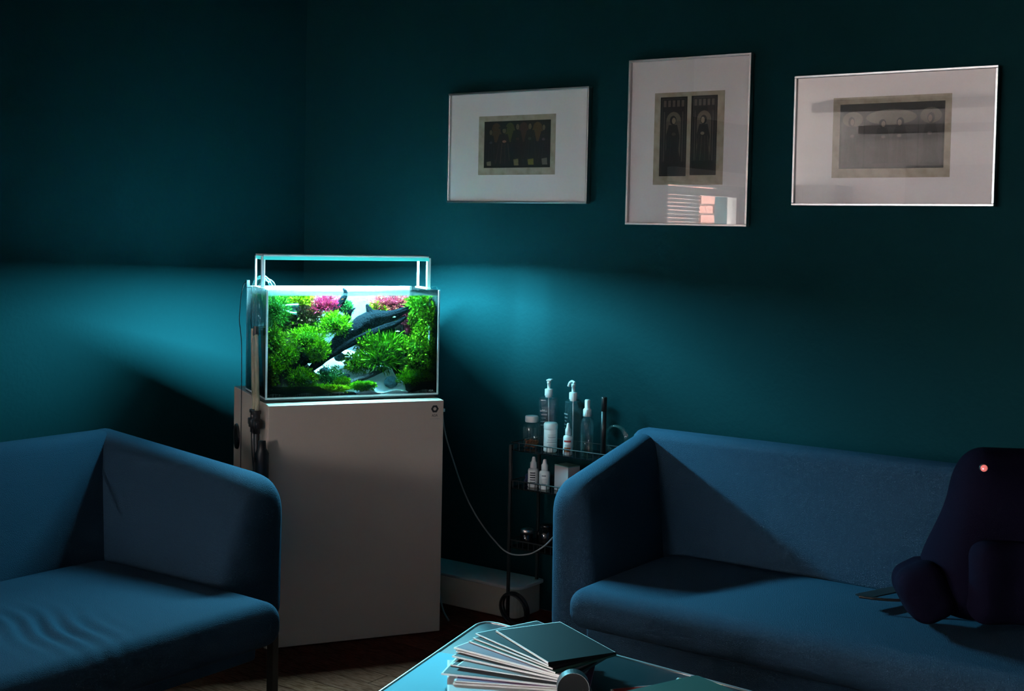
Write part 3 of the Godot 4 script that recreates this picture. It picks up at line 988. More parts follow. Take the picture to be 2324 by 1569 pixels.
func equipment():
	var gl := glass(0.08, 0.0, Color(0.3, 0.5, 0.48))
	M.pipe_glass = gl
	# outflow pipe with its trumpet, inside the left end
	var t := thing("outflow_pipe", "curved glass outflow pipe hooked over the left rim with a flared mouth", "glass pipe", TX)
	var st := S()
	var path := [Vector3(-0.016, 0.21, -0.075), Vector3(-0.016, 0.34, -0.075)] + arc(Vector3(0.017, 0.358, -0.085), Vector3(-0.033, 0, 0.01), Vector3(0, 0.032, 0), 0.0, PI, 12) + [Vector3(0.05, 0.335, -0.095), Vector3(0.052, 0.318, -0.098)]
	tube(st, path, 0.0052, 12, false)
	obj("pipe", st, gl, t)
	st = S()
	tube(st, smooth_path([Vector3(0.052, 0.318, -0.098), Vector3(0.058, 0.302, -0.098), Vector3(0.075, 0.297, -0.098), Vector3(0.098, 0.294, -0.098), Vector3(0.127, 0.291, -0.098)], 4), [0.0052, 0.006, 0.0065, 0.007, 0.0075, 0.008, 0.009, 0.0095, 0.010, 0.011, 0.012, 0.0135, 0.015, 0.0165, 0.018, 0.0195, 0.0205], 16, false)
	obj("trumpet", st, gl, t)
	st = S()
	tube(st, arc(Vector3(0.128, 0.291, -0.098), Vector3(0, 0.0205, 0), Vector3(0, 0, 0.0205), 0, TAU, 24), 0.0007, 6, false)
	obj("lip", st, gl, t)
	# inflow pipe behind it
	t = thing("inflow_pipe", "straight glass inflow pipe hooked over the left rim behind the outflow pipe", "glass pipe", TX)
	st = S()
	path = [Vector3(-0.016, 0.21, -0.118), Vector3(-0.016, 0.345, -0.118)] + arc(Vector3(0.014, 0.362, -0.125), Vector3(-0.030, 0, 0.007), Vector3(0, 0.036, 0), 0.0, PI, 12) + [Vector3(0.044, 0.34, -0.132), Vector3(0.044, 0.12, -0.135)]
	tube(st, path, 0.0052, 12, false)
	obj("pipe", st, gl, t)
	st = S()
	tube(st, [Vector3(0.044, 0.12, -0.135), Vector3(0.044, 0.06, -0.135)], 0.010, 12, true)
	obj("strainer", st, gl, t)
	# gas bubble counter with its spiral
	t = thing("bubble_counter", "small glass bubble counter with a coiled tube hanging at the left end", "glass pipe", TX)
	st = S()
	lathe(st, [Vector2(0.001, 0.0), Vector2(0.006, 0.003), Vector2(0.0085, 0.012), Vector2(0.0085, 0.032), Vector2(0.004, 0.042), Vector2(0.0025, 0.05), Vector2(0.0025, 0.075)], 14, Vector3(-0.012, 0.25, -0.045))
	obj("bulb", st, gl, t)
	st = S()
	var coil := []
	for i in 50:
		var a := i * 0.62
		coil.append(Vector3(-0.010 + 0.009 * cos(a), 0.228 + 0.0007 * i, -0.03 + 0.009 * sin(a)))
	tube(st, coil, 0.0016, 6, true)
	obj("coil", st, gl, t)
	# hoses from the pipes down to the filter
	t = thing("filter_hose", "clear grey-green filter hose running down from the outflow pipe", "hose", TX, "filter hoses at the left end of the aquarium")
	st = S()
	tube(st, smooth_path([Vector3(-0.016, 0.225, -0.075), Vector3(-0.017, 0.15, -0.06), Vector3(-0.019, 0.04, -0.035), Vector3(-0.022, -0.01, -0.012), Vector3(-0.026, -0.04, -0.005)], 5), 0.0078, 12, true)
	obj("tube", st, M.hose, t)
	st = S()
	tube(st, [Vector3(-0.016, 0.236, -0.075), Vector3(-0.016, 0.205, -0.073)], 0.0092, 12, true)
	obj("collar", st, M.black_plastic, t)
	t = thing("filter_hose", "clear grey-green filter hose running down from the inflow pipe", "hose", TX, "filter hoses at the left end of the aquarium")
	st = S()
	tube(st, smooth_path([Vector3(-0.016, 0.225, -0.118), Vector3(-0.018, 0.15, -0.105), Vector3(-0.020, 0.05, -0.085), Vector3(-0.022, -0.01, -0.06), Vector3(-0.025, -0.04, -0.045)], 5), 0.0078, 12, true)
	obj("tube", st, M.hose, t)
	# double tap couplings hanging at the cabinet's side
	for k in 2:
		t = thing("hose_coupling", ["front black double-tap hose coupling hanging beside the cabinet", "rear black double-tap hose coupling hanging beside the cabinet"][k], "coupling", TX * Transform3D(Basis(Vector3.RIGHT, 0.0), Vector3(-0.026, -0.035, -0.005 - 0.042 * k)), "hose couplings at the cabinet's side")
		st = S()
		lathe(st, [Vector2(0.0, -0.075), Vector2(0.012, -0.075), Vector2(0.012, -0.06), Vector2(0.017, -0.057), Vector2(0.017, -0.03), Vector2(0.012, -0.027), Vector2(0.012, -0.012), Vector2(0.015, -0.01), Vector2(0.015, 0.0), Vector2(0.0, 0.001)], 14)
		obj("body", st, M.black_plastic, t)
		st = S()
		box(st, Vector3(-0.004, -0.044, -0.03 if k == 1 else 0.024), Vector3(0.014, 0.022, 0.03), 0.003, 2)
		obj("tap_lever", st, M.black_plastic, t)
		st = S()
		tube(st, smooth_path([Vector3(0, -0.074, 0), Vector3(0.0, -0.14, 0.012), Vector3(0.0, -0.22, 0.05), Vector3(-0.002, -0.34, 0.06), Vector3(-0.004, -0.60, 0.05), Vector3(-0.004, -0.77, 0.04)], 5), 0.0095, 12, true)
		obj("lower_hose", st, M.black_plastic, t)
	t = thing("inline_heater", "black inline heater tube fixed upright beside the couplings", "heater", TX * Transform3D(Basis(), Vector3(-0.027, -0.23, 0.085)))
	st = S()
	lathe(st, [Vector2(0.0, -0.11), Vector2(0.012, -0.11), Vector2(0.014, -0.09), Vector2(0.022, -0.08), Vector2(0.022, 0.07), Vector2(0.014, 0.085), Vector2(0.012, 0.11), Vector2(0.0, 0.111)], 16)
	obj("body", st, M.black_plastic, t)
	st = S()
	lathe(st, [Vector2(0.0, -0.006), Vector2(0.008, -0.006), Vector2(0.008, 0.006), Vector2(0.0, 0.006)], 12, Vector3(-0.02, 0.05, 0), Basis(Vector3(0, 0, 1), PI / 2))
	obj("knob", st, M.black_plastic, t)
	# loose cable with its clip at the back left corner
	t = thing("sensor_cable", "thin dark cable looping down outside the back left glass edge", "cable", TX)
	st = S()
	tube(st, smooth_path([Vector3(-0.010, 0.374, -0.262), Vector3(-0.014, 0.365, -0.285), Vector3(-0.018, 0.33, -0.303), Vector3(-0.02, 0.27, -0.318), Vector3(-0.02, 0.235, -0.322), Vector3(-0.02, 0.20, -0.30), Vector3(-0.018, 0.15, -0.292), Vector3(-0.018, 0.0, -0.285), Vector3(-0.018, -0.3, -0.285)], 6), 0.0017, 6, true)
	obj("cable", st, M.black_plastic, t)
	st = S()
	box(st, Vector3(-0.006, 0.368, -0.258), Vector3(0.012, 0.026, 0.012), 0.002, 2)
	obj("clip", st, M.black_plastic, t)
	# pale tube hanging at the right end
	t = thing("thermometer", "slim pale glass thermometer hanging at the right end of the aquarium", "thermometer", TX)
	st = S()
	tube(st, [Vector3(0.571, 0.238, -0.02), Vector3(0.571, 0.186, -0.02)], 0.0030, 10, true)
	obj("tube", st, M.seam, t)
	st = S()
	tube(st, [Vector3(0.571, 0.343, -0.02), Vector3(0.571, 0.236, -0.02)], 0.0020, 8, true)
	obj("stem", st, gl, t)
	st = S()
	lathe(st, [Vector2(0.0, 0.0), Vector2(0.007, 0.001), Vector2(0.009, 0.004), Vector2(0.0, 0.0045)], 14, Vector3(0.571, 0.18, -0.016), Basis(Vector3.RIGHT, PI / 2))
	obj("suction_cup", st, gl, t)
	# air line from the tank's right end down behind the cabinet to the cart
	t = thing("air_line", "thin grey air line sagging from the cabinet's right side to the black cart", "cable", Transform3D())
	st = S()
	tube(st, smooth_path([Vector3(0.985, 0.735, 0.30), Vector3(0.99, 0.65, 0.285), Vector3(1.003, 0.546, 0.25), Vector3(1.05, 0.45, 0.25), Vector3(1.106, 0.37, 0.25), Vector3(1.185, 0.296, 0.25), Vector3(1.253, 0.258, 0.25), Vector3(1.337, 0.268, 0.25), Vector3(1.40, 0.306, 0.25), Vector3(1.43, 0.34, 0.24)], 6), 0.0026, 8, true)
	obj("tube", st, mt(0.25, 0.25, 0.25, 0.3), t)
	st = S()
	box(st, Vector3(0.984, 0.738, 0.30), Vector3(0.02, 0.012, 0.012), 0.002, 2)
	obj("connector", st, M.white_plastic, t)
	t = thing("gas_line", "thin clear gas line hanging down the right end of the aquarium", "cable", TX)
	st = S()
	tube(st, smooth_path([Vector3(0.585, 0.368, -0.04), Vector3(0.606, 0.362, -0.04), Vector3(0.609, 0.28, -0.04), Vector3(0.609, 0.10, -0.03), Vector3(0.611, 0.02, -0.02), Vector3(0.612, -0.06, -0.02), Vector3(0.612, -0.3, -0.03), Vector3(0.612, -0.76, -0.06)], 6), 0.0018, 6, true)
	obj("tube", st, gl, t)
	t = thing("power_cable", "short grey cable coming out from behind the cabinet onto the floor", "cable", Transform3D())
	st = S()
	tube(st, smooth_path([Vector3(0.90, 0.10, 0.20), Vector3(0.93, 0.03, 0.22), Vector3(0.985, 0.006, 0.27), Vector3(1.06, 0.0045, 0.337)], 6), 0.0035, 8, true)
	obj("cable", st, mt(0.3, 0.29, 0.28, 0.4), t)


# ---------------------------------------------------------------- sofas
# s: which way the seat runs from the arm (local x); outlines are (forward, height)
func sofa(called: String, label: String, xf: Transform3D, s: float, P: Dictionary, m: Material):
	var t := thing(called, label, "sofa", xf)
	var W: float = P.width
	var st := S()
	slab(st, round_poly(P.back, P.back_r), W, 0.03, func(p, d): return Vector3(s * d, p.y, p.x), 3)
	obj("backrest", st, m, t)
	for k in 2:
		st = S()
		slab(st, round_poly(P.arm, P.arm_r, 8), 0.085, 0.034, func(p, d):
			var a: float = d * (1.0 + P.flare * clampf(P.top - p.y, 0.0, 0.34))
			return Vector3(s * (a if k == 0 else W - a), p.y, p.x), 4)
		obj("armrest", st, m, t)
	var inset: float = 0.085 * (1.0 + P.flare * (P.top - P.seat)) - 0.012
	var sw := W - 2.0 * inset
	var sd: float = P.front - P.behind
	st = S()
	box(st, Vector3(s * W / 2, P.seat - P.thick / 2, P.behind + sd / 2), Vector3(sw, P.thick, sd), 0.048, 4, Basis(), 130 if P.folds else 48, func(p):
		var u: float = 1.0 - pow(absf(p.x) / (sw / 2), 6.0)
		var w: float = 1.0 - pow(absf(p.z) / (sd / 2), 4.0)
		if p.y > 0:
			p.y += 0.016 * u * w
			if P.folds:
				var a: float = s * p.x + W / 2
				var f: float = p.z + sd / 2
				var e := exp(-pow((a - 0.80) / 0.10, 2.0)) * exp(-pow((f - 0.52) / 0.16, 2.0))
				p.y -= 0.011 * e * (0.5 - 0.5 * cos(TAU * (a - 0.30 * f + 0.01 * sin(f * 20.0)) / 0.052))
		return p)
	obj("seat_cushion", st, m, t)
	st = S()
	box(st, Vector3(s * W / 2, (P.seat - P.thick + P.low) / 2, (P.behind + P.front) / 2 - 0.05), Vector3(sw - 0.02, P.seat - P.thick - P.low - 0.004, sd - 0.10), 0.012, 2)
	obj("base", st, m, t)
	for a in [0.013, W - 0.013]:
		for f in [P.leg_f, 0.12]:
			st = S()
			box(st, Vector3(s * a, P.low / 2 + 0.01, f), Vector3(0.024, P.low + 0.02, 0.024), 0.002)
			obj("leg", st, M.black_metal, t)


func sofa_right():
	sofa("sofa", "blue-grey wool sofa along the back wall under the three framed pictures", Transform3D(Basis(), Vector3(1.79, 0, 0.27)), 1.0, {
		"width": 1.95, "top": 0.765, "flare": 2.6,
		"back": [Vector2(0, 0.765), Vector2(0.085, 0.757), Vector2(0.125, 0.22), Vector2(0.01, 0.20)], "back_r": [0.03, 0.03, 0.02, 0.02],
		"arm": [Vector2(0, 0.766), Vector2(0.543, 0.648), Vector2(0.537, 0.19), Vector2(0.02, 0.19)], "arm_r": [0.03, 0.09, 0.06, 0.03],
		"seat": 0.40, "thick": 0.11, "behind": 0.105, "front": 0.685, "low": 0.19, "leg_f": 0.49, "folds": false}, M.fabric)


func sofa_left():
	sofa("sofa", "blue-grey wool sofa along the left wall, rumpled seat, black square legs", Transform3D(Basis(Vector3.UP, PI / 2), Vector3(0.43, 0, 1.30)), -1.0, {
		"width": 1.75, "top": 0.733, "flare": 6.4,
		"back": [Vector2(0, 0.733), Vector2(0.09, 0.725), Vector2(0.36, 0.30), Vector2(0.20, 0.24)], "back_r": [0.03, 0.03, 0.02, 0.02],
		"arm": [Vector2(0, 0.734), Vector2(0.80, 0.668), Vector2(0.80, 0.24), Vector2(0.06, 0.24)], "arm_r": [0.03, 0.11, 0.07, 0.03],
		"seat": 0.41, "thick": 0.115, "behind": 0.30, "front": 1.05, "low": 0.235, "leg_f": 0.757, "folds": true}, M.fabric)


# ---------------------------------------------------------------- framed prints
func paint_poly(im: Image, pts: Array, c: Color):
	var pv := PackedVector2Array(pts)
	var lo := pv[0]
	var hi := pv[0]
	for p in pv:
		lo = lo.min(p); hi = hi.max(p)
	for y in range(maxi(0, int(lo.y)), mini(im.get_height(), int(hi.y) + 2)):
		for x in range(maxi(0, int(lo.x)), mini(im.get_width(), int(hi.x) + 2)):
			if Geometry2D.is_point_in_polygon(Vector2(x + 0.5, y + 0.5), pv):
				im.set_pixel(x, y, c)


func ellipse(c: Vector2, rx: float, ry: float, a0 := 0.0, a1 := TAU) -> Array:
	var out := []
	for i in 21:
		var a := lerpf(a0, a1, i / 20.0)
		out.append(c + Vector2(cos(a) * rx, sin(a) * ry))
	return out


# a plain robed figure standing with folded hands
func figure(im: Image, x: float, top: float, foot: float, w: float, robe: Color, light: Color, face: Color, turned := 1.0):
	var h := foot - top
	paint_poly(im, [Vector2(x - w * 0.28, top + h * 0.2), Vector2(x + w * 0.28, top + h * 0.2), Vector2(x + w * 0.46, top + h * 0.45), Vector2(x + w * 0.4, top + h * 0.75), Vector2(x + w * 0.6, foot), Vector2(x - w * 0.6, foot), Vector2(x - w * 0.42, top + h * 0.7), Vector2(x - w * 0.46, top + h * 0.42)], robe)
	for k in 4:
		var fx := x + w * (-0.32 + 0.2 * k)
		paint_poly(im, [Vector2(fx, top + h * 0.45), Vector2(fx + w * 0.05, top + h * 0.45), Vector2(fx + w * 0.13 * (k - 1.4), foot - 2), Vector2(fx + w * 0.13 * (k - 1.8), foot - 2)], robe.lerp(light, 0.3 + 0.15 * (k % 2)))
	paint_poly(im, ellipse(Vector2(x + turned * w * 0.06, top + h * 0.40), w * 0.14, h * 0.035), light)
	paint_poly(im, ellipse(Vector2(x, top + h * 0.1), w * 0.22, h * 0.1), robe * 0.6)
	paint_poly(im, ellipse(Vector2(x + turned * w * 0.05, top + h * 0.11), w * 0.13, h * 0.07), face)


func grainy(im: Image, amount: float) -> ImageTexture:
	var r := RandomNumberGenerator.new()
	r.seed = 5
	for y in im.get_height():
		for x in im.get_width():
			var c := im.get_pixel(x, y)
			var k := 1.0 + r.randf_range(-amount, amount) - (0.12 if (x + y * 2) % 5 == 0 else 0.0)
			im.set_pixel(x, y, Color(pow(c.r, 1.35) * k * 1.35, pow(c.g, 1.35) * k * 1.32, pow(c.b, 1.35) * k * 1.3))
	return ImageTexture.create_from_image(im)


func blank(w: int, h: int, c: Color) -> Image:
	var im := Image.create(w, h, false, Image.FORMAT_RGB8)
	im.fill(c)
	return im


func print_group() -> ImageTexture:
	var im := blank(300, 172, Color(0.10, 0.085, 0.07))
	for k in 4:
		paint_poly(im, ellipse(Vector2(56 + k * 62, 42), 24, 36), [Color(0.34, 0.25, 0.16), Color(0.33, 0.31, 0.16), Color(0.3, 0.21, 0.17), Color(0.36, 0.28, 0.18)][k])
	var robes := [Color(0.10, 0.09, 0.11), Color(0.12, 0.10, 0.10), Color(0.06, 0.05, 0.045), Color(0.07, 0.08, 0.09), Color(0.10, 0.06, 0.08)]
	for k in 5:
		figure(im, 28 + k * 61, [26, 20, 6, 6, 12][k], 158, [50, 66, 58, 58, 50][k], robes[k], [Color(0.3, 0.29, 0.33), Color(0.56, 0.44, 0.40), Color(0.25, 0.18, 0.15), Color(0.26, 0.28, 0.27), Color(0.36, 0.3, 0.33)][k], Color(0.42, 0.38, 0.32), -1.0 if k > 2 else 1.0)
	paint_poly(im, ellipse(Vector2(86, 24), 20, 5), Color(0.14, 0.12, 0.09))
	for p in [[12, 150, 20, 14, Color(0.5, 0.47, 0.42)], [136, 142, 22, 22, Color(0.46, 0.43, 0.32)], [200, 142, 26, 20, Color(0.45, 0.42, 0.2)], [262, 140, 24, 22, Color(0.45, 0.42, 0.40)]]:
		paint_poly(im, [Vector2(p[0], p[1]), Vector2(p[0] + p[2], p[1] - 3), Vector2(p[0] + p[2] + 2, p[1] + p[3]), Vector2(p[0] + 3, p[1] + p[3])], p[4])
	im.fill_rect(Rect2i(0, 164, 300, 8), Color(0.05, 0.04, 0.04))
	return grainy(im, 0.18)


func print_arch(seated: bool) -> ImageTexture:
	var im := blank(120, 320, Color(0.10, 0.095, 0.09))
	im.fill_rect(Rect2i(6, 6, 108, 308), Color(0.26, 0.25, 0.24))
	im.fill_rect(Rect2i(10, 10, 100, 304), Color(0.12, 0.11, 0.11))
	for k in 5:
		im.fill_rect(Rect2i(14 + k * 20, 14, 12, 26), Color(0.4, 0.38, 0.36))
	paint_poly(im, ellipse(Vector2(60, 92), 40, 44), Color(0.10, 0.09, 0.09))
	paint_poly(im, ellipse(Vector2(60, 98), 33, 38), Color(0.44, 0.42, 0.38))
	im.fill_rect(Rect2i(27, 98, 66, 150), Color(0.38, 0.36, 0.33))
	for x in [16, 98]:
		im.fill_rect(Rect2i(x, 60, 5, 210), Color(0.34, 0.32, 0.31))
	if seated:
		figure(im, 58, 78, 262, 66, Color(0.16, 0.15, 0.15), Color(0.52, 0.49, 0.45), Color(0.56, 0.52, 0.46), -1.0)
	else:
		figure(im, 58, 76, 262, 66, Color(0.07, 0.065, 0.065), Color(0.3, 0.28, 0.27), Color(0.56, 0.52, 0.46), 1.0)
	im.fill_rect(Rect2i(8, 262, 104, 50), Color(0.06, 0.055, 0.06))
	return grainy(im, 0.14)


func print_triptych() -> ImageTexture:
	var im := blank(330, 202, Color(0.08, 0.075, 0.08))
	for p in [[6, 20, 72, 178], [82, 16, 166, 182], [252, 14, 72, 184]]:
		im.fill_rect(Rect2i(p[0], p[1] + 26, p[2], p[3] - 26), Color(0.24, 0.23, 0.24))
		paint_poly(im, ellipse(Vector2(p[0] + p[2] / 2.0, p[1] + 28), p[2] / 2.0 - 3, 24), Color(0.40, 0.39, 0.36))
	figure(im, 38, 40, 190, 48, Color(0.14, 0.13, 0.14), Color(0.4, 0.38, 0.38), Color(0.46, 0.43, 0.4))
	figure(im, 138, 50, 186, 52, Color(0.12, 0.12, 0.13), Color(0.36, 0.35, 0.35), Color(0.46, 0.43, 0.4))
	figure(im, 194, 46, 186, 52, Color(0.13, 0.12, 0.13), Color(0.4, 0.38, 0.38), Color(0.46, 0.43, 0.4), -1.0)
	figure(im, 288, 34, 190, 50, Color(0.10, 0.09, 0.10), Color(0.34, 0.32, 0.33), Color(0.46, 0.43, 0.4), -1.0)
	return grainy(im, 0.14)


func picture(label: String, at: Vector2, size: Vector2, tilt: float, paper: Rect2, prints: Array):
	var t := thing("framed_picture", label, "picture", Transform3D(Basis(Vector3(0, 0, 1), tilt), Vector3(at.x, at.y, 0.0)), "three silver-framed prints in a row on the back wall")
	var st := S()
	var b := 0.0075
	for y in [b / 2, size.y - b / 2]:
		box(st, Vector3(size.x / 2, y, 0.014), Vector3(size.x, b, 0.024), 0.0012)
	for x in [b / 2, size.x - b / 2]:
		box(st, Vector3(x, size.y / 2, 0.014), Vector3(b, size.y - 2 * b, 0.0236), 0.0012)
	tag(obj("frame", st, M.steel, t), "thin silver frame")
	st = S()
	box(st, Vector3(size.x / 2, size.y / 2, 0.007), Vector3(size.x - 0.012, size.y - 0.012, 0.010), 0.0)
	obj("mount_board", st, M.mount, t)
	st = S()
	box(st, Vector3(paper.get_center().x, paper.get_center().y, 0.0124), Vector3(paper.size.x, paper.size.y, 0.001), 0.0)
	var sheet := obj("paper_sheet", st, M.old_paper, t)
	for p in prints:
		var r: Rect2 = p[0]
		var q := QuadMesh.new()
		q.size = r.size
		var m := StandardMaterial3D.new()
		m.albedo_texture = p[1]
		m.roughness = 0.7
		obj("print", q, m, sheet, Transform3D(Basis(), Vector3(r.get_center().x, r.get_center().y, 0.0131)))
	st = S()
	box(st, Vector3(size.x / 2, size.y / 2, 0.0195), Vector3(size.x - 0.014, size.y - 0.014, 0.002), 0.0)
	obj("glass_pane", st, M.pane, t)


func pictures():
	M.mount = mt(0.90, 0.87, 0.88, 0.9)
	M.old_paper = grain(mt(0.50, 0.45, 0.36, 0.9), null, 6.0, 0.0, noise_tex(0.03, FastNoiseLite.TYPE_SIMPLEX_SMOOTH, false, 1.0, [[0.0, 0.5, 1.0], [Color(0.86, 0.84, 0.8), Color(0.95, 0.94, 0.92), Color(1, 1, 1)]], 128, 3))
	picture("leftmost wide print of five dark robed figures in a silver frame", Vector2(0.769, 1.480), Vector2(0.627, 0.411), -0.0005, Rect2(0.138, 0.104, 0.344, 0.217), [[Rect2(0.164, 0.130, 0.297, 0.171), print_group()]])
	picture("tall middle print of two narrow arched panels in a silver frame", Vector2(1.555, 1.4085), Vector2(0.458, 0.5625), -0.0013, Rect2(0.099, 0.137, 0.262, 0.310), [[Rect2(0.122, 0.166, 0.102, 0.266), print_arch(false)], [Rect2(0.239, 0.169, 0.097, 0.264), print_arch(true)]])
	picture("rightmost wide three-part print behind strongly reflecting glass in a silver frame", Vector2(2.1665, 1.4777), Vector2(0.630, 0.409), 0.0020, Rect2(0.127, 0.087, 0.368, 0.248), [[Rect2(0.150, 0.115, 0.326, 0.199), print_triptych()]])


# ---------------------------------------------------------------- cart with bottles
func cart():
	var t := thing("cart", "narrow black three-tier metal cart holding bottles between cabinet and sofa", "cart", Transform3D())
	var x0 := 1.222
	var x1 := 1.62
	var z0 := 0.03
	var z1 := 0.207
	for x in [x0, x1]:
		for z in [z0, z1]:
			var st := S()
			box(st, Vector3(x, 0.315, z), Vector3(0.010, 0.63, 0.010), 0.001)
			obj("post", st, M.black_metal, t)
	for y in [0.612, 0.478, 0.268]:
		var st := S()
		box(st, Vector3((x0 + x1) / 2, y, (z0 + z1) / 2), Vector3(x1 - x0, 0.006, z1 - z0), 0.001)
		var shelf := obj("shelf", st, M.mirror_black, t)
		st = S()
		for z in [z0, z1]:
			tube(st, [Vector3(x0, y + 0.026, z), Vector3(x1, y + 0.026, z)], 0.0022, 6)
			for k in 17:
				tube(st, [Vector3(x0 + 0.012 + k * 0.0234, y, z), Vector3(x0 + 0.012 + k * 0.0234, y + 0.026, z)], 0.0012, 5, false)
		for x in [x0, x1]:
			tube(st, [Vector3(x, y + 0.026, z0), Vector3(x, y + 0.026, z1)], 0.0022, 6)
			for k in 7:
				tube(st, [Vector3(x, y, z0 + 0.014 + k * 0.0245), Vector3(x, y + 0.026, z0 + 0.014 + k * 0.0245)], 0.0012, 5, false)
		obj("rail", st, M.black_metal, shelf)
	var Y := 0.6151
	# two tall pump bottles
	for k in 2:
		var at := Vector3([1.288, 1.398][k], Y, [0.075, 0.085][k])
		var b := thing("pump_bottle", ["tall clear pump bottle at the back left of the cart's top shelf", "tall clear pump bottle at the back middle of the cart's top shelf"][k], "bottle", Transform3D(Basis(Vector3.UP, [0.35, -0.55][k]), at), "pump bottles on the cart")
		var h := [0.178, 0.176][k] as float
		var st := S()
		box(st, Vector3(0, h / 2, 0), Vector3(0.068, h, 0.042), 0.012, 3)
		obj("body", st, M.bottle, b)
		st = S()
		box(st, Vector3(0, h * 0.4, 0), Vector3(0.060, h * 0.78, 0.035), 0.010, 3)
		obj("liquid", st, glass(0.18, 0.0, [Color(0.1, 0.2, 0.3), Color(0.1, 0.22, 0.18)][k]), b)
		st = S()
		lathe(st, [Vector2(0.012, h - 0.002), Vector2(0.012, h + 0.004), Vector2(0.0145, h + 0.004), Vector2(0.0145, h + 0.026), Vector2(0.0125, h + 0.028), Vector2(0.006, h + 0.029), Vector2(0.006, h + 0.046), Vector2(0.0075, h + 0.047), Vector2(0.0075, h + 0.058), Vector2(0.0, h + 0.059)], 18)
		obj("pump", st, M.white_plastic, b)
		st = S()
		if k == 0:
			box(st, Vector3(0.004, h + 0.060, 0.006), Vector3(0.018, 0.006, 0.034), 0.0025, 2)
		else:
			tube(st, smooth_path([Vector3(0.010, h + 0.062, 0.0), Vector3(-0.004, h + 0.066, 0.003), Vector3(-0.018, h + 0.060, 0.006), Vector3(-0.024, h + 0.046, 0.008)], 3), 0.0042, 8)
		obj("spout", st, M.white_plastic, b)
		st = S()
		tube(st, [Vector3(0, h, 0), Vector3(0.004, 0.01, 0)], 0.002, 6)
		obj("dip_tube", st, M.white_plastic, b)
		st = S()
		for i in 5:
			box(st, Vector3(-0.012 + 0.002 * (i % 2), h * (0.72 - 0.07 * i), 0.0213), Vector3(0.026 - 0.005 * (i % 3), 0.0045 if i < 2 else 0.0022, 0.0004), 0.0)
		obj("label_print", st, M.grey_print, b)
	# round jar with pale lid
	var j := thing("jar", "clear jar with pale lid and orange pellets at the cart's front left", "jar", Transform3D(Basis(), Vector3(1.262, Y, 0.14)))
	var s1 := S()
	lathe(s1, [Vector2(0.0, 0.0005), Vector2(0.028, 0.0005), Vector2(0.033, 0.006), Vector2(0.033, 0.072), Vector2(0.029, 0.083), Vector2(0.021, 0.089), Vector2(0.021, 0.098)], 24)
	obj("body", s1, M.bottle, j)
	s1 = S()
	lathe(s1, [Vector2(0.0, 0.092), Vector2(0.0225, 0.092), Vector2(0.0235, 0.094), Vector2(0.0235, 0.111), Vector2(0.0215, 0.114), Vector2(0.0, 0.1145)], 24)
	obj("lid", s1, M.white_plastic, j)
	s1 = S()
	var r2 := RandomNumberGenerator.new()
	r2.seed = 3
	for k in 90:
		var a := r2.randf() * TAU
		var rr := sqrt(r2.randf()) * 0.027
		box(s1, Vector3(cos(a) * rr, 0.005 + r2.randf() * 0.022, sin(a) * rr), Vector3(0.007, 0.005, 0.006), 0.002, 2, Basis(Vector3(r2.randf(), r2.randf(), 1).normalized(), r2.randf() * 3.0))
	tag(obj("pellets", s1, M.orange, j), "orange-brown pellets", "", "", "stuff")
	# white tub
	var p := thing("tub", "white plastic tub with rounded cap at the front of the cart's top shelf", "bottle", Transform3D(Basis(Vector3.UP, 0.4), Vector3(1.363, Y, 0.17)))
	s1 = S()
	lathe(s1, [Vector2(0.0, 0.0005), Vector2(0.020, 0.0005), Vector2(0.0235, 0.005), Vector2(0.0235, 0.078), Vector2(0.0225, 0.080), Vector2(0.0, 0.0805)], 24)
	obj("body", s1, M.white_plastic, p)
	s1 = S()
	lathe(s1, [Vector2(0.0, 0.080), Vector2(0.0238, 0.080), Vector2(0.0243, 0.082), Vector2(0.0243, 0.098), Vector2(0.021, 0.103), Vector2(0.0, 0.1035)], 24)
	obj("cap", s1, M.white_plastic, p)
	strokes(p, 0.0237, [[0.062, 0.7, 0.0012], [0.057, 0.7, 0.0012], [0.052, 0.6, 0.0028], [0.046, 0.7, 0.0012], [0.042, 0.7, 0.0012], [0.036, 0.8, 0.002], [0.028, 0.6, 0.0012], [0.024, 0.6, 0.0012]], M.grey_print)
	# dropper bottle with red print
	p = dropper("white dropper bottle with a red mark at the front of the cart's top shelf", Vector3(1.442, Y, 0.18), 0.0165, 0.066, 0.110)
	strokes(p, 0.0167, [[0.046, 0.8, 0.006]], M.red_print)
	strokes(p, 0.0167, [[0.012, 0.7, 0.016]], M.orange)
	strokes(p, 0.0167, [[0.036, 0.5, 0.0015], [0.032, 0.6, 0.0015]], M.grey_print)
	# spray bottle
	p = thing("spray_bottle", "slim clear spray bottle with white nozzle at the cart's right end", "bottle", Transform3D(Basis(Vector3.UP, 0.5), Vector3(1.502, Y, 0.155)))
	s1 = S()
	lathe(s1, [Vector2(0.0, 0.0005), Vector2(0.019, 0.0005), Vector2(0.022, 0.004), Vector2(0.022, 0.108), Vector2(0.019, 0.124), Vector2(0.011, 0.134), Vector2(0.010, 0.140)], 24)
	obj("body", s1, M.bottle, p)
	s1 = S()
	lathe(s1, [Vector2(0.0, 0.002), Vector2(0.0195, 0.003), Vector2(0.0195, 0.072), Vector2(0.0, 0.0722)], 24)
	obj("liquid", s1, glass(0.18, 0.0, Color(0.1, 0.25, 0.18)), p)
	s1 = S()
	lathe(s1, [Vector2(0.0, 0.137), Vector2(0.0145, 0.137), Vector2(0.0145, 0.160), Vector2(0.012, 0.163), Vector2(0.0095, 0.165), Vector2(0.0095, 0.191), Vector2(0.008, 0.194), Vector2(0.0, 0.1945)], 18)
	obj("nozzle", s1, M.white_plastic, p)
	# dark cylinder and coil of clear tubing behind
	p = thing("dark_tube", "tall black cylindrical tube standing behind the spray bottle", "tube", Transform3D(Basis(), Vector3(1.525, Y, 0.085)))
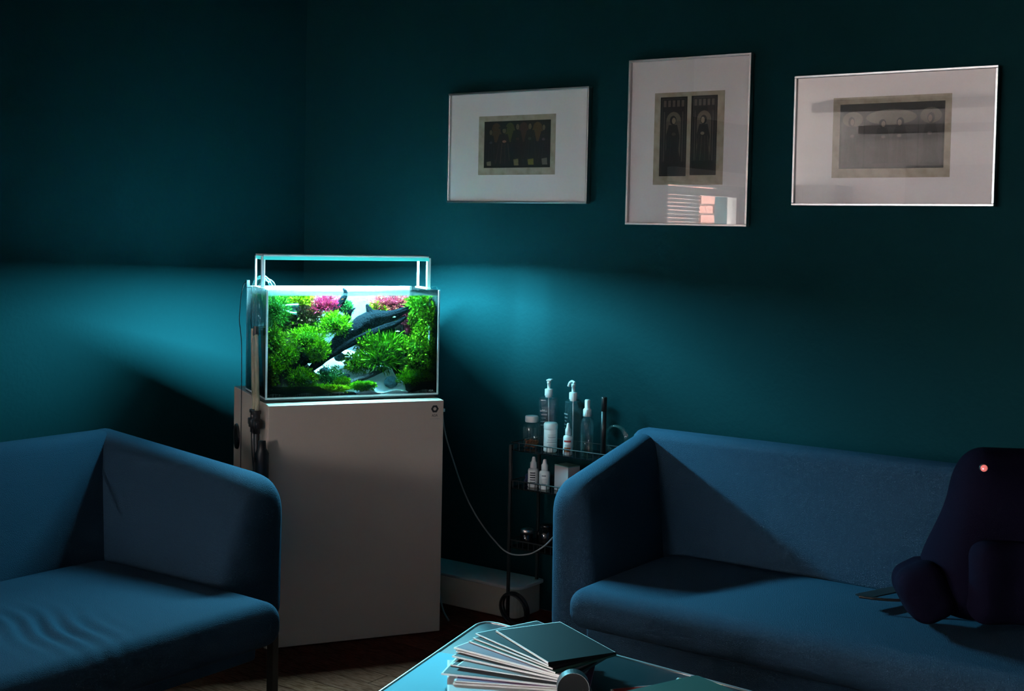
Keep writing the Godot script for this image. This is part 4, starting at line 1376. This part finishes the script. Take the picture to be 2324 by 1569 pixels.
	s1 = S()
	lathe(s1, [Vector2(0.0, 0.0005), Vector2(0.0095, 0.0005), Vector2(0.0095, 0.150), Vector2(0.0, 0.1502)], 16)
	obj("body", s1, M.black_plastic, p)
	s1 = S()
	lathe(s1, [Vector2(0.0, 0.150), Vector2(0.0102, 0.150), Vector2(0.0102, 0.196), Vector2(0.009, 0.199), Vector2(0.0, 0.1992)], 16)
	obj("cap", s1, M.black_plastic, p)
	s1 = S()
	for k in 3:
		tube(s1, arc(Vector3(1.566, Y + 0.0555, 0.062 + 0.008 * k), Vector3(0.046, 0, 0.006), Vector3(0, 0.046, 0), 0, TAU, 26), 0.004, 7, false)
	tag(obj("tubing_coil", s1, M.pipe_glass), "coil of clear tubing standing at the cart's back right, partly hidden by the sofa arm", "tubing")
	# middle shelf
	var Y2 := 0.4811
	p = dropper("left white dropper bottle on the cart's middle shelf", Vector3(1.284, Y2, 0.155), 0.0195, 0.064, 0.106, "dropper bottles on the middle shelf")
	strokes(p, 0.0197, [[0.05, 0.5, 0.004], [0.042, 0.5, 0.004], [0.034, 0.5, 0.004], [0.026, 0.5, 0.003], [0.018, 0.5, 0.002]], M.print)
	p = dropper("right white dropper bottle on the cart's middle shelf beside the small carton", Vector3(1.335, Y2, 0.160), 0.0195, 0.062, 0.104, "dropper bottles on the middle shelf")
	strokes(p, 0.0197, [[0.046, 0.4, 0.005], [0.036, 0.55, 0.0014], [0.031, 0.55, 0.0014], [0.026, 0.55, 0.0014], [0.018, 0.4, 0.004]], M.grey_print)
	p = thing("carton", "small pale cardboard carton with green top on the cart's middle shelf", "box", Transform3D(Basis(Vector3.UP, -0.25), Vector3(1.412, Y2, 0.135)))
	s1 = S()
	box(s1, Vector3(0, 0.044, 0), Vector3(0.07, 0.087, 0.055), 0.001)
	obj("carton", s1, mt(0.42, 0.38, 0.38, 0.7), p)
	s1 = S()
	box(s1, Vector3(0, 0.089, 0), Vector3(0.0705, 0.0035, 0.0555), 0.001)
	obj("lid", s1, mt(0.12, 0.3, 0.26, 0.6), p)
	s1 = S()
	box(s1, Vector3(1.245, Y2 + 0.018, 0.12), Vector3(0.034, 0.035, 0.05), 0.012, 4, Basis(Vector3.UP, 0.5), 5, func(q): return q + Vector3(0.003 * sin(q.y * 300.0), 0, 0.003 * sin(q.y * 260.0 + 1.0)))
	tag(obj("pouch", s1, mt(0.02, 0.02, 0.09, 0.5)), "little dark blue pouch at the left end of the cart's middle shelf", "pouch")
	# lower shelf
	var Y3 := 0.2711
	p = thing("jar", "small dark jar with shiny metal lid on the cart's lowest shelf", "jar", Transform3D(Basis(), Vector3(1.268, Y3, 0.165)))
	s1 = S()
	lathe(s1, [Vector2(0.0, 0.0005), Vector2(0.020, 0.0005), Vector2(0.022, 0.004), Vector2(0.022, 0.042), Vector2(0.018, 0.046)], 20)
	obj("body", s1, M.mirror_black, p)
	s1 = S()
	lathe(s1, [Vector2(0.0, 0.045), Vector2(0.0225, 0.045), Vector2(0.0225, 0.060), Vector2(0.0, 0.062)], 20)
	obj("lid", s1, M.steel, p)
	for k in 2:
		p = thing("jar", ["dark glossy glass jar, larger, beside the metal-lidded one on the lowest shelf", "dark glossy glass jar at the sofa end of the cart's lowest shelf"][k], "jar", Transform3D(Basis(), Vector3([1.335, 1.41][k], Y3, [0.14, 0.16][k])), "dark jars on the lowest shelf")
		s1 = S()
		lathe(s1, [Vector2(0.0, 0.0005), Vector2(0.028, 0.0005), Vector2(0.034, 0.012), Vector2(0.034, 0.05), Vector2(0.026, 0.066), Vector2(0.022, 0.07)], 22)
		obj("body", s1, M.mirror_black, p)
		s1 = S()
		lathe(s1, [Vector2(0.0, 0.069), Vector2(0.0235, 0.069), Vector2(0.0235, 0.082), Vector2(0.0, 0.083)], 22)
		obj("lid", s1, M.mirror_black, p)
	# coil of cable on the floor
	s1 = S()
	for k in 5:
		tube(s1, arc(Vector3(1.275 + 0.003 * sin(k * 2.0), 0.064, 0.232 + 0.006 * k), Vector3(0.054 - 0.002 * (k % 2), 0, 0), Vector3(0, 0.058 - 0.002 * (k % 3), 0.012), 0.3 * k, TAU + 0.3 * k, 28), 0.0038, 7, false)
	tag(obj("cable_coil", s1, M.black_plastic), "coil of black cable standing on the floor under the cart", "cable")


# thin raised print lines on the front of something round
func strokes(parent: Node3D, r: float, rows: Array, m: Material):
	var st := S()
	for row in rows:
		var n := 6
		var base := 0.45
		for k in n:
			var a0: float = base + row[1] * (float(k) / n - 0.5) * 2.0
			var a1: float = base + row[1] * ((k + 1.0) / n - 0.5) * 2.0
			var d0 := Vector3(sin(a0), 0, cos(a0))
			var d1 := Vector3(sin(a1), 0, cos(a1))
			quad(st, d0 * r + Vector3.UP * row[0], d0 * r + Vector3.UP * (row[0] + row[2]), d1 * r + Vector3.UP * (row[0] + row[2]), d1 * r + Vector3.UP * row[0], d0 + d1)
	obj("label_print", st, m, parent)


func dropper(label: String, at: Vector3, r: float, shoulder: float, top: float, group := "") -> Node3D:
	var p := thing("dropper_bottle", label, "bottle", Transform3D(Basis(), at), group)
	var st := S()
	lathe(st, [Vector2(0.0, 0.0005), Vector2(r * 0.9, 0.0005), Vector2(r, 0.003), Vector2(r, shoulder - 0.006), Vector2(r * 0.9, shoulder), Vector2(r * 0.5, shoulder + 0.003), Vector2(r * 0.5, shoulder + 0.006)], 20)
	obj("body", st, M.white_plastic, p)
	st = S()
	lathe(st, [Vector2(0.0, shoulder + 0.004), Vector2(r * 0.62, shoulder + 0.004), Vector2(r * 0.62, shoulder + 0.022), Vector2(r * 0.42, shoulder + 0.027), Vector2(r * 0.34, top - 0.006), Vector2(r * 0.24, top), Vector2(0.0, top + 0.0005)], 16)
	obj("cap", st, M.white_plastic, p)
	return p


func low_box():
	var t := thing("low_box", "low white box with rounded lid corner lying along the back wall", "box", Transform3D())
	var place := func(p, d): return Vector3(p.x, d, p.y)
	var st := S()
	slab(st, round_poly([Vector2(0.70, 0.012), Vector2(1.232, 0.012), Vector2(1.232, 0.172), Vector2(0.70, 0.172)], [0, 0.02, 0.04, 0]), 0.104, 0.002, func(p, d): return Vector3(p.x, d + 0.0005, p.y), 1)
	obj("body", st, mt(0.55, 0.5, 0.42, 0.6), t)
	st = S()
	slab(st, round_poly([Vector2(0.695, 0.008), Vector2(1.245, 0.008), Vector2(1.245, 0.178), Vector2(0.695, 0.178)], [0, 0.02, 0.05, 0], 8), 0.012, 0.003, func(p, d): return Vector3(p.x, d + 0.1046, p.y), 2)
	obj("lid", st, mt(0.7, 0.72, 0.72, 0.45), t)


# ---------------------------------------------------------------- table and what lies on it
func table():
	var t := thing("coffee_table", "low dark-topped coffee table with rounded corner and thin metal rim", "table", Transform3D())
	var outline := round_poly([Vector2(1.945, 1.322), Vector2(3.05, 1.406), Vector2(2.95, 2.20), Vector2(2.178, 2.23)], [0.06, 0.06, 0.06, 0.06], 8)
	var st := S()
	slab(st, outline, 0.014, 0.002, func(p, d): return Vector3(p.x, d + 0.384, p.y), 2)
	obj("tabletop", st, M.tabletop, t)
	var path := []
	for p in outline:
		path.append(Vector3(p.x, 0.3975, p.y))
	path.append(path[0])
	st = S()
	tube(st, path, 0.0042, 8, false)
	tag(obj("rim", st, M.alu_rim, t), "thin pale metal rim")
	for p in [Vector2(2.06, 1.42), Vector2(2.93, 1.49), Vector2(2.86, 2.1), Vector2(2.25, 2.12)]:
		st = S()
		tube(st, [Vector3(p.x, 0.0, p.y), Vector3(p.x, 0.384, p.y)], 0.013, 12)
		obj("leg", st, M.black_metal, t)
	magazines()


func magazine(label: String, c: Vector3, yaw: float, size: Vector2, thick: float, cover: Color, group: String, pitch := 0.0, pale := 0.0):
	var t := thing("magazine", label, "magazine", Transform3D(Basis(Vector3.UP, yaw) * Basis(Vector3(0, 0, 1), pitch), c), group)
	var st := S()
	box(st, Vector3(0, thick / 2, 0), Vector3(size.x, thick - 0.0012, size.y), 0.0)
	obj("pages", st, M.paper, t)
	st = S()
	for s in [0.0003, thick - 0.0003]:
		box(st, Vector3(0.002, s, 0.0), Vector3(size.x - 0.005, 0.0006, size.y - 0.005), 0.0)
	box(st, Vector3(size.x / 2, thick / 2, 0), Vector3(0.0008, thick, size.y), 0.0)
	var m := mt(cover.r, cover.g, cover.b, 0.55)
	m.metallic_specular = 0.2
	obj("cover", st, m, t)
	if pale > 0.0:
		st = S()
		box(st, Vector3(-size.x * 0.30, thick + 0.0002, 0.0), Vector3(size.x * 0.30, 0.0004, size.y * pale), 0.0)
		obj("cover_panel", st, M.paper, t)


func magazines():
	var g := "magazines fanned out on the coffee table"
	var say := [
		"lowest magazine of the fan, pale, lying nearest the table's left edge", "pale magazine second from the bottom of the fan", "red-brown magazine low in the fan, third from the bottom", "magazine with violet page edge, fourth from the bottom of the fan", "magazine with two pale panels on its cover, low in the fan", "dark magazine resting on the one with two pale panels", "thin grey magazine in the middle of the fan", "magazine with bright blank cover panel in the middle of the fan", "brownish magazine just above the middle of the fan", "pink-edged magazine in the upper half of the fan", "dull green magazine in the upper half of the fan", "narrow dark magazine third from the top of the fan", "pale-edged dark magazine second from the top of the fan", "topmost magazine of the fan, dark cover with bright page edges"]
	var covers := [Color(0.45, 0.5, 0.52), Color(0.5, 0.52, 0.52), Color(0.14, 0.04, 0.03), Color(0.2, 0.1, 0.2), Color(0.07, 0.08, 0.09), Color(0.03, 0.03, 0.035), Color(0.2, 0.2, 0.21), Color(0.05, 0.06, 0.07), Color(0.12, 0.07, 0.05), Color(0.3, 0.2, 0.24), Color(0.03, 0.085, 0.07), Color(0.012, 0.012, 0.016), Color(0.012, 0.016, 0.02), Color(0.004, 0.005, 0.007)]
	var y := 0.3985
	var sheet := S()
	box(sheet, Vector3.ZERO, Vector3(0.20, 0.0008, 0.50), 0.0)
	tag(obj("poster_sheet", sheet, mt(0.06, 0.40, 0.52, 0.8), null, Transform3D(Basis(Vector3.UP, 0.235), Vector3(2.175, 0.3986, 1.815))), "large pale blue sheet lying flat along the table's left edge under the magazines", "paper")
	y += 0.0008
	for k in 14:
		var a := lerpf(0.72, -0.42, k / 13.0) + 0.05 * sin(k * 2.3)
		var L := [0.29, 0.30, 0.28, 0.29, 0.30, 0.28, 0.27, 0.29, 0.28, 0.29, 0.28, 0.27, 0.27, 0.25][k] as float
		var W := [0.21, 0.21, 0.20, 0.21, 0.20, 0.19, 0.20, 0.2, 0.19, 0.2, 0.19, 0.18, 0.18, 0.17][k] as float
		var th := [0.005, 0.004, 0.005, 0.004, 0.005, 0.004, 0.003, 0.005, 0.004, 0.005, 0.004, 0.004, 0.004, 0.005][k] as float
		var c := Vector3(2.372, y, 1.562) + Vector3(-cos(a), 0, sin(a)) * (L / 2 - 0.03 + 0.008 * sin(k * 1.7)) + Vector3(0.003 * sin(k * 5.0), 0, 0.004 * cos(k * 3.0))
		magazine(say[k], c, a, Vector2(L, W), th, covers[k], g, 0.0, 0.5 if k in [4, 7] else 0.0)
		y += th + 0.0001
	var r := thing("tape_roll", "black round roll standing on edge at the right end of the magazines", "roll", Transform3D(Basis(Vector3.UP, 0.62), Vector3(2.445, 0.3985, 1.68)))
	var st := S()
	lathe(st, [Vector2(0.020, -0.014), Vector2(0.034, -0.014), Vector2(0.034, 0.014), Vector2(0.020, 0.014), Vector2(0.020, -0.014)], 32, Vector3(0, 0.0345, 0), Basis(Vector3.RIGHT, PI / 2))
	obj("roll", st, M.black_plastic, r)
	st = S()
	lathe(st, [Vector2(0.0, -0.012), Vector2(0.0205, -0.012), Vector2(0.0205, 0.012), Vector2(0.0, 0.012)], 28, Vector3(0, 0.0345, 0), Basis(Vector3.RIGHT, PI / 2))
	obj("core", st, M.black_plastic, r)
	st = S()
	tube(st, arc(Vector3(0, 0.0345, 0.0142), Vector3(0.0335, 0, 0), Vector3(0, 0.0335, 0), 0, TAU, 32), 0.0008, 5, false)
	obj("edge_ring", st, M.grey_print, r)
	# booklets to the right
	g = "booklets at the right of the coffee table"
	magazine("pale green booklet near the black roll at the table's front", Vector3(2.475, 0.3985, 1.665), 0.55, Vector2(0.19, 0.13), 0.006, Color(0.2, 0.34, 0.28), g)
	magazine("red booklet sticking out under the dark green book", Vector3(2.575, 0.3985, 1.535), 0.95, Vector2(0.18, 0.13), 0.006, Color(0.3, 0.03, 0.025), g)
	magazine("pale blue booklet between the red one and the dark green book", Vector3(2.60, 0.4050, 1.54), 1.05, Vector2(0.18, 0.12), 0.005, Color(0.25, 0.4, 0.48), g)
	magazine("yellow booklet peeping out behind the dark green book", Vector3(2.62, 0.4103, 1.475), 0.2, Vector2(0.10, 0.09), 0.005, Color(0.45, 0.33, 0.06), g)
	var b := thing("book", "dark green book with rounded corners on top of the booklets", "book", Transform3D(Basis(Vector3.UP, -0.35), Vector3(2.65, 0.4158, 1.565)))
	st = S()
	slab(st, round_poly([Vector2(-0.085, -0.105), Vector2(0.085, -0.105), Vector2(0.085, 0.105), Vector2(-0.085, 0.105)], [0.012, 0.02, 0.02, 0.012]), 0.014, 0.001, func(p, d): return Vector3(p.x, d, p.y), 1)
	obj("cover", st, mt(0.018, 0.075, 0.06, 0.5), b)


# ---------------------------------------------------------------- backpack on the sofa
func backpack():
	var t := thing("backpack", "large dark navy backpack slumped on the right-hand sofa, strap trailing on the seat", "backpack", Transform3D(Basis(Vector3.UP, 0.53), Vector3(3.02, 0.436, 0.595)))
	var st := S()
	box(st, Vector3(0, 0.215, 0), Vector3(0.36, 0.43, 0.23), 0.11, 6, Basis(), 14, func(p):
		var u: float = clampf((p.y + 0.215) / 0.43, 0, 1)
		var k := lerpf(1.18, 0.78, smoothstep(0.0, 1.0, u))
		var fold := 0.008 * sin(p.x * 38.0 + p.y * 22.0) * (1.0 - u)
		return Vector3(p.x * k + 0.01 * sin(p.y * 17.0), p.y, p.z * lerpf(1.25, 0.8, u) + fold))
	obj("body", st, M.navy, t)
	st = S()
	box(st, Vector3(0.015, 0.125, 0.125), Vector3(0.27, 0.2, 0.09), 0.04, 5, Basis(), 10, func(p): return p + Vector3(0, 0, 0.006 * sin(p.x * 50.0)))
	obj("front_pocket", st, M.navy, t)
	st = S()
	box(st, Vector3(-0.205, 0.075, 0.03), Vector3(0.12, 0.14, 0.19), 0.045, 5, Basis(Vector3(0, 0, 1), 0.5), 8, func(p): return p + Vector3(0, 0.008 * sin(p.z * 40.0), 0))
	obj("side_pocket", st, M.navy, t)
	# strap on the seat, in the bag's own axes
	var inv := t.transform.affine_inverse()
	st = S()
	var w := [Vector3(2.84, 0.50, 0.475), Vector3(2.79, 0.452, 0.46), Vector3(2.745, 0.447, 0.48), Vector3(2.71, 0.4465, 0.56), Vector3(2.675, 0.4465, 0.66)]
	var side := Vector3(0.020, 0, 0.009)
	for k in range(w.size() - 1):
		for s in [1.0, -1.0]:
			var up := Vector3(0, 0.0015 * s, 0)
			quad(st, inv * (w[k] - side + up), inv * (w[k] + side + up), inv * (w[k + 1] + side + up), inv * (w[k + 1] - side + up), Vector3(0, s, 0))
	obj("strap", st, M.black_plastic, t)
	st = S()
	var w2 := [Vector3(2.675, 0.449, 0.672), Vector3(2.74, 0.449, 0.655), Vector3(2.82, 0.449, 0.60), Vector3(2.88, 0.455, 0.575)]
	for k in range(w2.size()):
		w2[k] = inv * w2[k]
	tube(st, smooth_path(w2, 4), 0.004, 6)
	obj("strap_end", st, M.black_plastic, t)
	st = S()
	box(st, inv * Vector3(2.825, 0.456, 0.50), Vector3(0.035, 0.014, 0.03), 0.004, 2)
	obj("buckle", st, M.black_plastic, t)
	# small red clip light on the bag
	var l := thing("clip_light", "tiny red light glowing near the top of the dark backpack", "light", Transform3D(Basis(Vector3.UP, 0.53), Vector3(2.998, 0.835, 0.74)))
	st = S()
	lathe(st, [Vector2(0.0, 0.0), Vector2(0.010, 0.0), Vector2(0.010, 0.007), Vector2(0.0, 0.008)], 16, Vector3.ZERO, Basis(Vector3.RIGHT, PI / 2))
	obj("case", st, M.black_plastic, l)
	st = S()
	lathe(st, [Vector2(0.0, 0.007), Vector2(0.0085, 0.0075), Vector2(0.006, 0.011), Vector2(0.0, 0.0125)], 16, Vector3.ZERO, Basis(Vector3.RIGHT, PI / 2))
	var red := mt(0.5, 0.1, 0.1, 0.3)
	red.emission_enabled = true
	red.emission = srgb(0.9, 0.22, 0.2)
	red.emission_energy_multiplier = 0.7
	obj("lens", st, red, l)
	st = S()
	lathe(st, [Vector2(0.0, 0.0105), Vector2(0.003, 0.0108), Vector2(0.0, 0.0128)], 10, Vector3(-0.0025, -0.001, 0), Basis(Vector3.RIGHT, PI / 2))
	var spark := mt(0.9, 0.8, 0.85, 0.3)
	spark.emission_enabled = true
	spark.emission = srgb(1.0, 0.75, 0.85)
	obj("led", st, spark, l)
